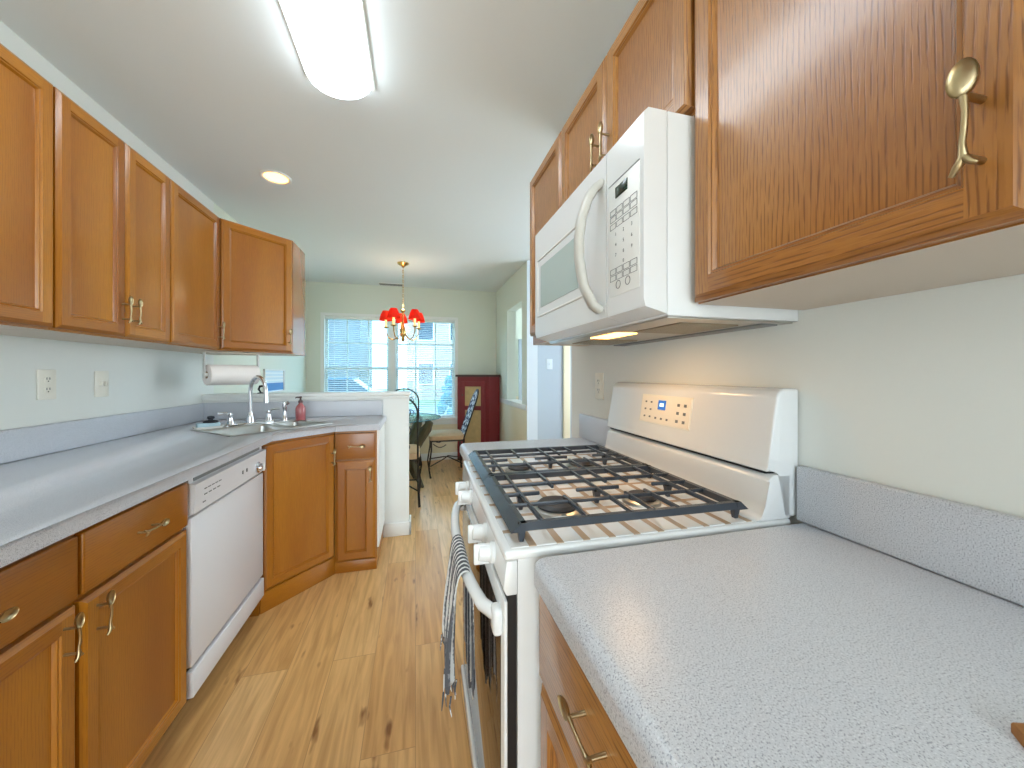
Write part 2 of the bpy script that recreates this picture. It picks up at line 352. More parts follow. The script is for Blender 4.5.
m = MB(); y0, y1 = 3.97, 4.665
m.box(XD, XD+.12, 3.78, y0, .889, H); m.box(XD, XD+.12, 3.78, y0, 0, .889, 1)
m.box(XD, XD+.12, y1, YF, .889, H); m.box(XD, XD+.12, y1, YF, 0, .889, 1)
m.box(XD, XD+.12, y0, y1, 2.05, H); m.box(XD, XD+.12, y0, y1, 0, .875, 1)
m.box(XD-.0, XD+.12, 3.778, 3.781, 0, H, 2)
struct(m.build('wall_dining', ['green', 'cream', 'halllight']))
m = MB(); m.box(XD-.02, XD+.14, y0, y1, .875, .893, 0, .004); m.box(XD-.014, XD, 3.79, YF, .83, .889, 0, .004); struct(m.build('trim_1', 'trim'))
m = MB(); m.box(XD+.12, 2.5, 3.9, 3.96, 0, H); struct(m.build('wall_hall_end', 'bluegrey'))  # shade on this wall is painted in by the darker tone
m = MB(); yy = (-2.6, 2.0, 3.4, 4.25, 5.1, YF)
for i in (0, 2, 4): m.box(2.5, 2.6, yy[i], yy[i+1], 0, H)
for i in (1, 3): m.box(2.5, 2.6, yy[i], yy[i+1], 0, .7); m.box(2.5, 2.6, yy[i], yy[i+1], 2.1, H)  # unseen openings added to let daylight into the dark hall
struct(m.build('wall_hall_right', 'halllight'))
m = MB(); m.box(XR+.12, 2.5, 1.5, 1.6, 0, H); struct(m.build('wall_hall_near', 'halllight'))
m = MB(); m.box(1.62, 1.70, 3.875, 3.9, 0, 2.1, 0, .004); m.box(1.70, 2.4, 3.875, 3.9, 2.02, 2.1, 0, .004); struct(m.build('trim_2', 'cream'))
m = MB(); m.box(1.705, 2.38, 3.885, 3.9, 0, 2.02); struct(m.build('door_1', 'bluegrey'))
# room beyond the pass-through: a blue-grey door on its far side
m = MB(); m.box(1.5, 2.1, YF-.03, YF, 0, 1.75, 0, .005); struct(m.build('door_2', 'bluegrey'))
# unseen wall behind the camera, its wide opening added for fill light
m = MB(); m.box(-1.5, -1.25, -2.6, -2.5, 0, H); m.box(.7, XR, -2.6, -2.5, 0, H); m.box(-1.25, .7, -2.6, -2.5, 2.2, H); struct(m.build('wall_back', 'wall'))
# baseboards
m = MB(); m.box(XL, XD, YF-.014, YF, 0, .1, 0, .004); struct(m.build('baseboard_far', 'trim'))
m = MB(); m.box(XD-.014, XD, 3.78, YF-.015, 0, .1, 0, .004); struct(m.build('baseboard_dining', 'trim'))
m = MB(); m.box(XL, XL+.014, 3.07, YF-.015, 0, .1, 0, .004); struct(m.build('baseboard_left', 'trim'))
# knee wall and its ledge
KY0, KY1, KX = 2.92, 3.06, -.05
m = MB(); m.box(XL, KX, KY0, KY1, 0, 1.062); struct(m.build('wall_knee', 'trim'))
m = MB(); m.box(XL, KX+.012, KY0-.02, KY1+.03, 1.062, 1.086, 0, .006); m.box(XL, KX+.004, KY0-.012, KY0, 1.04, 1.062, 0, .004)
struct(m.build('trim_3', 'trim'))
m = MB(); m.box(-.232, KX+.016, KY0-.016, KY0, 0, .1, 0, .005); m.box(KX, KX+.016, KY0-.016, KY1, 0, .1, 0, .005); struct(m.build('baseboard_knee', 'trim'))
# ------------------------------------------------------------------ window
m = MB(); fy0, fy1 = YF-.004, YF+.1
m.box(WX0, WX0+.045, fy0, fy1, WZ0, WZ1); m.box(WX1-.045, WX1, fy0, fy1, WZ0, WZ1)
m.box(WX0+.045, WX1-.045, fy0+.001, fy1, WZ1-.04, WZ1); m.box(WX0-.03, WX1+.03, YF-.035, YF-.0045, WZ0-.025, WZ0+.02, 0, .004); m.box(WX0+.045, WX1-.045, YF-.0044, fy1, WZ0, WZ0+.0195); m.box(WX0, WX1, YF-.012, YF, WZ0-.08, WZ0-.025, 0, .003)
mc = (WX0+WX1)/2; m.box(mc-.04, mc+.04, fy0, fy1-.001, WZ0+.02, WZ1-.04)
win = struct(m.build('window_1', 'trim'))
zm = 1.305
for a, b_ in ((WX0+.045, mc-.04), (mc+.04, WX1-.045)):
    for z0, z1, yy in ((zm-.015, WZ1-.04, YF+.06), (WZ0+.02, zm+.02, YF+.035)):
        s_ = MB(); t = .035
        s_.box(a+.0005, a+t, yy, yy+.025, z0, z1); s_.box(b_-t, b_-.0005, yy, yy+.025, z0, z1); s_.box(a+t, b_-t, yy, yy+.025, z0, z0+t); s_.box(a+t, b_-t, yy, yy+.025, z1-t, z1)
        for k in (1, 2): x = a+(b_-a)*k/3; s_.box(x-.008, x+.008, yy+.005, yy+.021, z0+t, z1-t)
        zc = (z0+z1)/2; s_.box(a+t, b_-t, yy+.006, yy+.02, zc-.008, zc+.008)
        so = s_.build('sash', 'trim', win)
        g = MB(); g.box(a+t, b_-t, yy+.011, yy+.014, z0+t, z1-t); g.build('pane', 'glass', so)
for (a, b_), lab in (((WX0+.05, mc-.045), 'white slatted blind over the left half of the dining window'), ((mc+.045, WX1-.05), 'white slatted blind over the right half of the dining window, beside the red cupboard')):
    t = thing('window_blind', lab, 'blind', ((a+b_)/2, YF-.0, WZ0+.03), 0, 'blinds on the dining window'); w = (b_-a)/2
    hh = WZ1-WZ0-.075
    r_ = MB(); r_.box(-w, w, -.012, .02, hh-.035, hh, 0, .003); r_.build('head_rail', 'trim', t)
    r_ = MB(); n = 50
    for k in range(n):
        z = .03+(hh-.075)*k/(n-1); r_.loft([[(-w, -.011, z-.006), (-w, 0, z+.000), (-w, .012, z+.004), (-w, 0, z+.001)], [(w, -.011, z-.006), (w, 0, z+.000), (w, .012, z+.004), (w, 0, z+.001)]])
    r_.build('slats', 'blind', t)
    r_ = MB(); r_.box(-w, w, -.012, .014, 0, .016, 0, .003); r_.build('bottom_rail', 'trim', t)
    r_ = MB()
    for x in (-w*.7, w*.7): r_.tube([(x, -.013, .01), (x, -.013, hh-.03)], .0012, 5)
    r_.build('cord', 'trim', t)
# ------------------------------------------------------------------ cabinet parts
def pull_mesh():
    """spoon shaped pull: bowl on top, twig stem, forked foot, two posts; stands off a face at y=0, long axis z"""
    p = MB(); d = -.026
    p.tube([(0, 0, .03), (0, d+.002, .03)], [.004, .0035], 8); p.tube([(0, 0, -.036), (0, d+.002, -.036)], [.004, .0035], 8)
    p.tube([(.0, d, .028), (.0015, d-.001, .012), (.001, d-.001, -.005), (-.001, d, -.022), (0, d, -.037), (-.005, d-.001, -.046), (-.010, d+.001, -.053)], [.004, .003, .0028, .003, .0045, .0036, .0025], 8)
    p.tube([(0, d, -.036), (.006, d-.002, -.044), (.010, d, -.047)], [.0042, .0032, .002], 8)
    # bowl: shallow dish
    loops = []
    for t, rr in ((0, .0), (.25, .55), (.5, .8), (.75, .95), (1, 1.0)): pass
    L = []
    for k, (rx, yy) in enumerate(((1, 0), (.92, .0024), (.7, .004), (.35, .005))):
        L.append([(.0125*rx*math.cos(2*PI*i/20), d-.003+yy, .047+.020*rx*math.sin(2*PI*i/20)) for i in range(20)])
    back = [[(.0125*rx*math.cos(2*PI*i/20), d-.001+yy, .047+.020*rx*math.sin(2*PI*i/20)) for i in range(20)] for rx, yy in ((.35, .006), (.7, .005), (.95, .002))]
    p.loft(L[::-1]+[[(x, y+.0015, z) for x, y, z in L[0]]]+back[::-1])
    return p.mesh('handle', 'nickel', 50)
PULL = pull_mesh()
def pull(parent, x, z, y, horizontal=0):
    o = obj('handle', PULL, parent, (x, y, z), (0, horizontal*PI/2, 0)); o.scale = (.86, 1, .86); return o
FT = .02
def door(parent, x0, x1, z0, z1, handle=None, fw=.042, name='door', y=0):
    m = MB(); yf = y-FT
    def ring(i, yy): return [(x0+i, yy, z0+i), (x1-i, yy, z0+i), (x1-i, yy, z1-i), (x0+i, yy, z1-i)]
    loops = [ring(0, y), ring(0, yf+.008), ring(.003, yf+.005), ring(.009, yf+.002), ring(.0115, yf)]
    for A, B in zip(loops, loops[1:]):
        for i in range(4): m.face([A[i], A[(i+1) % 4], B[(i+1) % 4], B[i]], 0 if i in (1, 3) else 1)
    A, B = loops[-1], ring(fw, yf)
    m.face([A[0], (B[0][0], yf, A[0][2]), (B[3][0], yf, A[3][2]), A[3]], 0); m.face([(B[1][0], yf, A[1][2]), A[1], A[2], (B[2][0], yf, A[2][2])], 0)
    m.face([(B[0][0], yf, A[0][2]), (B[1][0], yf, A[1][2]), B[1], B[0]], 1); m.face([B[3], B[2], (B[2][0], yf, A[2][2]), (B[3][0], yf, A[3][2])], 1)
    ins = [B, ring(fw+.0025, yf+.004), ring(fw+.006, yf+.003), ring(fw+.010, yf+.009), ring(fw+.011, yf+.013)]
    for P_, Q in zip(ins, ins[1:]):
        for i in range(4): m.face([P_[i], P_[(i+1) % 4], Q[(i+1) % 4], Q[i]], 0 if i in (1, 3) else 1)
    bmesh.ops.remove_doubles(m.bm, verts=m.bm.verts, dist=1e-5)
    d = m.build(name, WD, parent, 20)
    p = MB(); i = fw+.008; p.box(x0+i, x1-i, yf+.0105, y-.001, z0+i, z1-i); p.build('door_panel', WD[0], d)
    if handle: pull(d, handle[0], handle[1], yf)
    return d
def drawer(parent, x0, x1, z0, z1, handle=True, hx=None, flip=1, hz_=None, sc=.84):
    m = MB(); m.box(x0, x1, -FT, 0, z0, z1, 0, .005, 3); d = m.build('drawer', WD[1], parent)
    if handle:
        o = pull(d, (x0+x1)/2 if hx is None else hx, hz_ or (z0+z1)/2, -FT, flip); o.scale = (sc, sc/.92, sc)
    return d
def carcass(parent, w, depth, h, under='lam', z0=0):
    m = MB(); m.box(0, w, 0, depth, z0, h); 
    for f in m.bm.faces:
        if f.normal.z < -.5 or abs(f.calc_center_median().z-z0) < 1e-5: f.material_index = 1
    return m.build('carcass', [WD[1], under], parent)
def wall_cab(label, loc, rz, w, depth, h, doors, group):
    t = thing('wall_cabinet', label, 'cabinet', loc, rz, group); carcass(t, w, depth, h)
    for d in doors: door(t, *d)
    return t
UL = 'wall cabinets above the left counter'; UR = 'wall cabinets above the stove side'
xf = -1.097; dp = xf-XL-.001; hz = 2.121-1.358; db = .009
# left uppers, local x = world +Y
wall_cab('oak wall cabinet above the left counter, cut off by the left picture edge', (xf, .70, 1.358), PI/2, .764, dp, hz,
         [(.003, .380, db, hz-.004, (.355, .12)), (.384, .761, db, hz-.004, (.41, .12))], UL)
wall_cab('two-door oak wall cabinet with paired pulls, above the left counter', (xf, 1.466, 1.358), PI/2, .556, dp, hz,
         [(.003, .284, db, hz-.004, (.262, .105)), (.288, .553, db, hz-.004, (.312, .105))], UL)
wall_cab('single-door oak wall cabinet between the two-door cabinet and the angled corner cabinet', (xf, 2.024, 1.358), PI/2, .436, dp, hz,
         [(.003, .433, db, hz-.004, (.408, .105))], UL)
# diagonal corner wall cabinet
t = thing('wall_cabinet', 'angled corner oak wall cabinet with grey end panel, above the sink', 'cabinet', (0, 0, 1.358), 0, UL)
A, B = Vector((-1.098, 2.465)), Vector((-.80, 2.775))
m = MB(); m.prism([(XL+.001, 2.463), (A.x, 2.463), (A.x, A.y), (B.x, B.y), (B.x, 3.055), (XL+.001, 3.055)], 0, hz)
for f in m.bm.faces:
    c = f.calc_center_median()
    if abs(c.z) < 1e-4: f.material_index = 1
    if abs(c.x-B.x) < 1e-4: f.material_index = 2
M['endpanel'] = mat('satin_wood_end_panel', srgb(170, 110, 56), .12, coat=.6)
m.build('carcass', [WD[0], 'lam', 'endpanel'], t)
sub = (B-A).length; ang = math.atan2(B.y-A.y, B.x-A.x)
def placed(fn_obj, x, y, rz):
    fn_obj.location = (x, y, 0); fn_obj.rotation_euler = (0, 0, rz); return fn_obj
placed(door(t, .012, sub-.012, db, hz-.004, (sub-.04, .105)), A.x, A.y, ang)
# right uppers, local x = world -Y
WD[:] = ['oak', 'oakh']
xr = .5304; dpr = XR-xr-.001
wall_cab('large oak wall cabinet nearest the camera on the right, with a long spoon pull', (xr, .599, 1.358), -PI/2, .76, dpr, hz,
         [(.004, .408, .002, hz-.004, (.378, .094)), (.414, .757, .002, hz-.004, (.44, .118))], UR)
wall_cab('short two-door oak wall cabinet directly above the microwave', (xr, 1.256, 1.733), -PI/2, .655, dpr, 2.121-1.733,
         [(.003, .325, .01, 2.121-1.733-.004, (.300, .115)), (.329, .652, .01, 2.121-1.733-.004, (.352, .115))], UR)
wall_cab('narrow oak wall cabinet at the far end beside the microwave', (xr, 1.637, 1.358), -PI/2, .379, dpr, hz,
         [(.003, .376, .04, hz-.004, (.35, .16))], UR)
WD[:] = ['maple', 'mapleh']
# ------------------------------------------------------------------ left base cabinets
BX = -.762; bd = BX-XL-.001; BL = 'base cabinets under the left counter'
t = thing('base_cabinet', 'two-door two-drawer oak base cabinet left of the dishwasher', 'cabinet', (BX, .60, 0), PI/2, BL)
m = MB(); m.box(0, .888, 0, bd, .1, .8735); m.build('carcass', WD[0], t)
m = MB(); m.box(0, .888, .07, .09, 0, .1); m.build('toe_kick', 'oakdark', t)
for a, b_, hx in ((.022, .462, .425), (.474, .880, .512)):
    drawer(t, a, b_, .712, .856, True, (a+b_)/2, 1); door(t, a, b_, .115, .698, (hx, .64))
t = thing('base_cabinet', 'angled oak sink base cabinet in the corner beside the dishwasher', 'cabinet', (0, 0, 0), 0, BL)
A, B = Vector((-.768, 2.138)), Vector((-.482, 2.457))
m = MB(); m.prism([(XL+.001, 2.128), (A.x, 2.128), (A.x, A.y), (B.x, B.y), (B.x, 2.918), (XL+.001, 2.918)], 0, .7)
m.prism([(A.x, 2.128), (A.x, A.y), (B.x, B.y), (B.x, B.y+.03), (A.x-.03, A.y+.01), (A.x-.03, 2.128)], .7, .8735); m.build('carcass', WD[0], t)
sub = (B-A).length; ang = math.atan2(B.y-A.y, B.x-A.x)
placed(door(t, .012, sub-.008, .115, .86, (sub-.032, .72)), A.x, A.y, ang)
m = MB(); m.box(0, sub, -.008, 0, 0, .105, 0, .003); placed(m.build('toe_kick', WD[1], t), A.x, A.y, ang)
EX = -.236
t = thing('base_cabinet', 'narrow oak base cabinet with one drawer and one door, against the half wall end', 'cabinet', (-.480, 2.46, 0), 0, BL); w = EX+.480
m = MB(); m.box(0.001, w, 0, .456, 0, .8735); m.build('carcass', WD[0], t)
drawer(t, .01, w-.008, .70, .858, True, .125, 1); door(t, .01, w-.008, .075, .690, (w-.035, .60), .05)
m = MB(); m.box(.002, w, -.008, 0, 0, .068, 0, .003); m.build('toe_kick', WD[1], t)
m = MB(); m.box(w, w+.012, .01, .456, .13, .8735); m.build('side_panel', 'trim', t)
# ------------------------------------------------------------------ left countertop
def bool_cut(o, cutter):
    md = o.modifiers.new('cut', 'BOOLEAN'); md.object = cutter; md.operation = 'DIFFERENCE'; md.solver = 'EXACT'
    dg = bpy.context.evaluated_depsgraph_get(); me = bpy.data.meshes.new_from_object(o.evaluated_get(dg)); o.modifiers.clear(); o.data = me; bpy.data.objects.remove(cutter)
m = MB()
m.prism([(XL+.001, -.6), (-.722, -.6), (-.722, 2.165), (-.468, 2.43), (-.214, 2.43), (-.214, KY0-.001), (XL+.001, KY0-.001)], .874, .914, 0, .018, 5, bevel_bottom=False)
top = m.build('countertop', 'counter'); tag(top, 'grey speckled laminate countertop with angled corner holding the sink', 'countertop')
sc_ = Vector((-.845, 2.452)); se = Vector((.69, .724)); sa = math.atan2(se.y, se.x); SL, SD = .56, .43
k = MB(); k.box(-SL/2+.02, SL/2-.02, -SD/2+.02, SD/2-.02, .8, 1); cut = k.build('cut', 'counter'); cut.location = (sc_.x, sc_.y, 0); cut.rotation_euler = (0, 0, sa); bpy.context.view_layer.update(); bool_cut(top, cut)
m = MB()
m.box(XL+.001, XL+.02, -.6, KY0-.021, .9145, 1.03, 0, .006, 3); m.box(XL+.001, -.235, KY0-.02, KY0-.001, .9145, 1.03, 0, .006, 3); m.build('backsplash', 'counter', top)
# sink
t = thing('kitchen_sink', 'stainless steel double bowl sink set across the counter corner', 'sink', (sc_.x, sc_.y, .914), sa)
m = MB(); a, b_ = SL/2, SD/2; rb = .022; zt = .004
for bx in ((-a, a, -b_, -b_+rb), (-a, a, b_-.075, b_), (-a, -a+rb, -b_+rb, b_-.075), (a-rb, a, -b_+rb, b_-.075), (.06, .085, -b_+rb, b_-.075)): m.box(bx[0], bx[1], bx[2], bx[3], .0005, zt, 0, .0015)
m.build('rim', 'steel', t)
for x0, x1 in ((-a+rb, .06), (.085, a-rb)):
    m = MB(); y0, y1 = -b_+rb, b_-.075
    m.loft([rrect(x0-.002, x1+.002, y0-.002, y1+.002, .004, .002), rrect(x0+.004, x1-.004, y0+.004, y1-.004, .03, -.01), rrect(x0+.012, x1-.012, y0+.012, y1-.012, .04, -.15), rrect(x0+.04, x1-.04, y0+.04, y1-.04, .04, -.17)], 0, False, True)
    bo = m.build('bowl', 'steel', t)
    d = MB(); d.lathe([(.03, 0), (.034, .003), (.02, .002), (.004, .001)], ((x0+x1)/2, (y0+y1)/2, -.1695), 16); d.build('drain', 'chrome', bo)
# faucet stands on the rear deck of the sink
fy = b_-.037
t = thing('faucet', 'chrome gooseneck faucet with lever handles at the back of the sink', 'faucet', (sc_.x, sc_.y, .918), sa)
m = MB(); m.loft([rrect(-.14, .14, fy-.024, fy+.024, .022, .0005), rrect(-.14, .14, fy-.024, fy+.024, .022, .008), rrect(-.13, .13, fy-.018, fy+.018, .017, .014)]); m.build('escutcheon', 'chrome', t)
m = MB(); m.lathe([(.022, .012), (.02, .04), (.013, .07), (.012, .075)], (0, fy, 0), 16)
P_ = [(0, fy, .07), (0, fy, .2)]
for i in range(1, 13):
    an = PI*i/12*1.0; P_.append((0+.006*i/12, fy-.08+.08*math.cos(an), .2+.088*math.sin(an)))
P_ += [(.006, fy-.162, .175), (.006, fy-.163, .15)]
m.tube(P_, [.0115]*len(P_), 12); m.lathe([(.0135, -.02), (.0135, .012)], (.006, fy-.1632, .155), 14); m.build('spout', 'chrome', t)
for sx in (-1, 1):
    m = MB(); m.lathe([(.02, .013), (.017, .03), (.011, .055), (.014, .066), (.008, .078)], (sx*.105, fy, 0), 14); m.tube([(sx*.105, fy, .07), (sx*.13, fy, .08), (sx*.17, fy-.004, .079)], [.006, .0055, .007], 8); m.build('lever_handle', 'chrome', t)
m = MB(); m.lathe([(.019, .0), (.017, .02), (.012, .03), (.011, .075), (.016, .1), (.014, .118), (.004, .122)], (.205, fy, .0), 14); m.tube([(.205, fy, .1), (.222, fy-.02, .122)], [.012, .009], 10); m.build('side_spray', 'chrome', t)
# sponge dish
t = thing('sponge_dish', 'pale blue sponge dish beside the left sink corner', 'dish', (-1.125, 2.43, .9195), .6)
m = MB(); m.loft([rrect(-.062, .062, -.04, .04, .02, 0), rrect(-.066, .066, -.044, .044, .02, .012), rrect(-.06, .06, -.038, .038, .018, .012), rrect(-.056, .056, -.034, .034, .016, .004)]); m.build('tray', 'whitep', t)
m = MB(); m.box(-.05, .05, -.03, .03, .004, .03, 0, .006); o = m.build('sponge', 'sponge'); o.location = (-1.125, 2.43, .9205); o.rotation_euler = (0, 0, .6); tag(o, 'pale blue sponge lying in the dish by the sink', 'sponge')
m = MB(); m.lathe([(.034, 0), (.036, .006), (.026, .011), (.012, .012), (.011, .018), (.018, .024), (.016, .034), (.005, .037)], (0, 0, 0), 18); o = m.build('dish_scrubber', 'scrub'); o.location = (-1.115, 2.435, .9508); tag(o, 'dark round dish scrubber with knob on top of the sponge', 'scrubber')
# soap bottle
t = thing('soap_bottle', 'pink soap pump bottle on the counter right of the faucet', 'bottle', (-.745, 2.745, .9145), .3)
t.scale = (.8, .8, .9)
m = MB(); m.lathe([(.036, 0), (.038, .004), (.038, .085), (.034, .1), (.02, .115), (.015, .122), (.015, .132)], (0, 0, 0), 20); m.build('bottle_body', 'pink', t)
m = MB(); m.lathe([(.017, .13), (.017, .146), (.008, .149), (.006, .165), (.011, .166), (.011, .176), (.004, .178)], (0, 0, 0), 14); m.tube([(0, 0, .171), (-.03, -.01, .171), (-.038, -.012, .165)], [.006, .005, .004], 8); m.build('pump', 'darkpump', t)
# black curved ornament on the ledge, seen through the gooseneck
m = MB(); m.lathe([(.02, 0), (.02, .004), (.006, .008), (.005, .012)], (0, 0, 0), 14); m.tube([(0, 0, .008), (-.012, 0, .03), (-.004, 0, .05), (.02, 0, .052), (.034, 0, .04), (.036, 0, .028)], [.005, .007, .008, .008, .011, .013], 10)
o = m.build('ledge_ornament', 'black'); o.location = (-1.06, 2.97, 1.0865); tag(o, 'small black curved ornament on the half wall ledge behind the faucet', 'ornament')
# paper towels
pa, pb = Vector((-1.165, 2.50, 1.218)), Vector((-.985, 2.685, 1.218)); ax = (pb-pa).normalized(); L = (pb-pa).length
t = thing('paper_towel_roll', 'white paper towel roll hanging under the corner wall cabinet', 'paper towel', tuple((pa+pb)/2))
m = MB(); m.lathe([(.021, -L/2), (.058, -L/2), (.0605, -L/2+.003), (.0605, L/2-.003), (.058, L/2), (.021, L/2)], (0, 0, 0), 32, 0, ax, False, False); m.build('sheets', 'paper', t)
m = MB(); m.lathe([(.0205, -L/2-.001), (.0205, L/2+.001), (.018, L/2+.001), (.018, -L/2-.001), (.0205, -L/2-.001)], (0, 0, 0), 20, 0, ax, False, False); m.build('cardboard_core', 'card', t)
t = thing('paper_towel_holder', 'white bracket holding the paper towel roll under the corner cabinet', 'holder', (0, 0, 0))
nrm = Vector((ax.y, -ax.x, 0))
for e, sg in ((pa, -1), (pb, 1)):
    q = e+ax*sg*.012; m = MB()
    m.loft([[q+nrm*dx+ax*dt+Vector((0, 0, dz)) for dx, dt in ((-.011, -.003), (.011, -.003), (.011, .003), (-.011, .003))] for dz in (-.02, .129)]); m.lathe([(.016, -.004), (.016, .004)], q, 16, 0, ax); m.tube([q, q-ax*sg*.03], .012, 10); m.build('arm', 'whitep', t)
q = (pa+pb)/2; m = MB()
m.loft([[q+nrm*dx+ax*dt+Vector((0, 0, dz)) for dx, dt in ((-.03, -L/2-.02), (.03, -L/2-.02), (.03, L/2+.02), (-.03, L/2+.02))] for dz in (.129, .1355)]); m.build('mounting_plate', 'lam', t)
# ------------------------------------------------------------------ dishwasher
t = thing('dishwasher', 'white dishwasher with dial between the oak base cabinets', 'dishwasher', (-.765, 1.497, 0), PI/2); w = .622
m = MB(); m.box(.004, w-.004, 0, .58, .1, .868); m.box(.01, w-.01, .06, .5, .0, .1, 1); m.box(.006, w-.006, -.003, 0, .19, .222, 1); m.build('tub', ['dw', 'black'], t)  # thin black strip paints shade into the gap above the kick plate
m = MB(); m.prism([(0, .735), (-.03, .742), (-.034, .842), (-.014, .846), (-.012, .868), (0, .868)][::-1], .002, w-.002, 0, .0, axis='x')
cp = m.build('control_panel', 'dw', t)
m = MB(); m.box(.03, w-.03, -.0145, -.013, .848, .862); m.build('handle_slot', 'grey', cp)
m = MB(); m.lathe([(.026, 0), (.026, .006), (.02, .012), (.018, .024), (.008, .026)], (w-.10, -.0305, .775), 20, 0, (0, -1, .04)); m.box(w-.103, w-.097, -.061, -.04, .757, .793, 1, .002); m.build('dial', ['chrome', 'whitep'], cp)
for kx, kz in ((.06, .81), (.085, .81), (.11, .81), (.135, .81), (.16, .81), (.06, .79), (.09, .79), (.12, .79), (.15, .79), (.05, .765)):
    m = MB(); m.box(kx, kx+.018, -.0338, -.0322, kz, kz+.0035); m.build('button_mark', 'ink', cp)
for kx in (.36, .40): m = MB(); m.box(kx, kx+.008, -.0345, -.032, .785, .8); m.build('indicator', 'grey', cp)
m = MB(); m.box(.004, w-.004, -.022, 0, .212, .728, 0, .005); m.build('door', 'dw', t)
m = MB(); m.box(.004, w-.004, -.026, 0, .108, .198, 0, .004); m.build('kick_plate', 'dw', t)
WD[:] = ['oak', 'oakh']
# ------------------------------------------------------------------ right base cabinets and counters
RX = .222; rd = XR-RX-.001; BR = 'base cabinets under the right counter'
t = thing('base_cabinet', 'oak base cabinet with drawer under the near right counter', 'cabinet', (RX, .598, 0), -PI/2, BR)
m = MB(); m.box(0, .9, 0, rd-.002, .1, .8735); m.build('carcass', WD[0], t)
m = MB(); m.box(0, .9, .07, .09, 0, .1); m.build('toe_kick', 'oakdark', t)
for a, b_, hx in ((.004, .445, .40), (.455, .896, .50)): drawer(t, a, b_, .712, .866, True, .205 if a < .1 else .66, -1, .805, .78); door(t, a, b_, .115, .700, (hx, .62))
t = thing('base_cabinet', 'narrow oak base cabinet beyond the far side of the stove', 'cabinet', (RX, 1.655, 0), -PI/2, BR)
m = MB(); m.box(0, .327, 0, rd-.002, .1, .8735); m.build('carcass', WD[0], t)
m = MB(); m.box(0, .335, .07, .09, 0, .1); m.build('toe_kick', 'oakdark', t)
drawer(t, .01, .325, .712, .856, True, .17, -1); door(t, .01, .325, .115, .698, (.29, .62))
for y0, y1, lab in ((-.6, .600, 'grey speckled laminate countertop nearest the camera on the right'), (1.328, 1.665, 'short grey laminate countertop beyond the far side of the stove')):
    m = MB(); c_ = .02
    m.prism([(XR-.001, y0), (XR-.001, y1), (.190+c_, y1), (.190+c_*.3, y1-c_*.3), (.190, y1-c_), (.190, y0+c_), (.190+c_*.3, y0+c_*.3), (.190+c_, y0)], .874, .914, 0, .018, 5)
    o = m.build('countertop', 'counter'); tag(o, lab, 'countertop', 'laminate countertops on the stove side')
    m = MB(); m.box(XR-.02, XR-.001, y0, y1, .9145, 1.03, 0, .005, 3); m.build('backsplash', 'counter', o)
# ------------------------------------------------------------------ gas range (local x: 0 = front .. toward wall; y along the wall)
t = thing('gas_range', 'white freestanding gas range with black grates between the right counters', 'stove', (.150, .618, 0), -math.radians(1.2)); RW = .69; RD = .60
m = MB(); m.box(.022, RD+.02, 0, RW, .05, .90); m.box(.05, RD, .02, RW-.02, 0, .05, 1); m.build('body', ['white', 'black'], t)
m = MB(); m.box(-.002, RD+.02, -.002, RW+.002, .898, .916, 0, .006, 3); m.box(.012, .53, .008, RW-.008, .916, .9175, 1); m.build('cooktop', ['white', 'tan_grid'], t)
m = MB(); m.prism([(.022, .838), (.002, .838), (-.004, .85), (.002, .898), (.022, .898)], 0, RW, 0, .003, 2, axis='y', bevel_bottom=True); cp = m.build('control_panel', 'white', t)
for ky in (.10, .195, .44, .53):
    m = MB(); q = Vector((-.002, ky, .868)); m.lathe([(.021, 0), (.021, .006), (.017, .010), (.015, .03), (.004, .032)], q, 18, 0, (-1, 0, .1)); m.box(-.042, -.008, ky-.0045, ky+.0045, .848, .888, 0, .003); m.build('knob', 'white', cp)
# oven door with window and bowed bar
m = MB(); m.box(-.002, .005, .002, RW-.002, .225, .828, 0, .003, 2); m.box(.005, .0215, .006, RW-.006, .06, .836, 1); od = m.build('oven_door', ['white', 'black'], t)
m = MB(); m.box(-.0036, .004, .028, RW-.028, .25, .79, 0, .001); m.build('oven_window', 'ovenglass', od)
m = MB(); P_ = []
for i in range(17):
    f = i/16; y = .035+(RW-.07)*f; P_.append((-.006-.046*math.sin(PI*f)**.45, y, .785))
m.tube(P_, .0125, 12); m.box(-.018, .002, .018, .052, .755, .803, 0, .008, 3); m.box(-.018, .002, RW-.052, RW-.018, .755, .803, 0, .008, 3); m.build('door_handle', 'white', od)
m = MB(); m.box(0, .02, .002, RW-.002, .07, .215, 0, .006, 2); m.box(-.012, .0, .02, RW-.02, .19, .212, 0, .006, 2); m.build('storage_drawer', 'white', t)
# backguard
bx = .555
m = MB(); m.prism([(.53, .9165), (.548, .925), (.556, .945), (.56, 1.0), (.575, 1.012), (.62, 1.012), (.62, .9165)], .0, RW, 0, .004, 2, axis='y', bevel_bottom=True); bgd = m.build('backguard', 'white', t)
m = MB(); m.box(.566, .62, .012, RW-.012, 1.012, 1.019); m.build('vent_gap', 'black', bgd)
m = MB(); prof = [(.556, 1.018), (.560, 1.03), (.583, 1.175), (.592, 1.187), (.603, 1.192), (.641, 1.192), (.641, .92), (.6, .92), (.59, 1.018)]
m.prism(prof, 0, RW, 0, .005, 3, axis='y', bevel_bottom=True); cb = m.build('control_box', 'white', bgd)
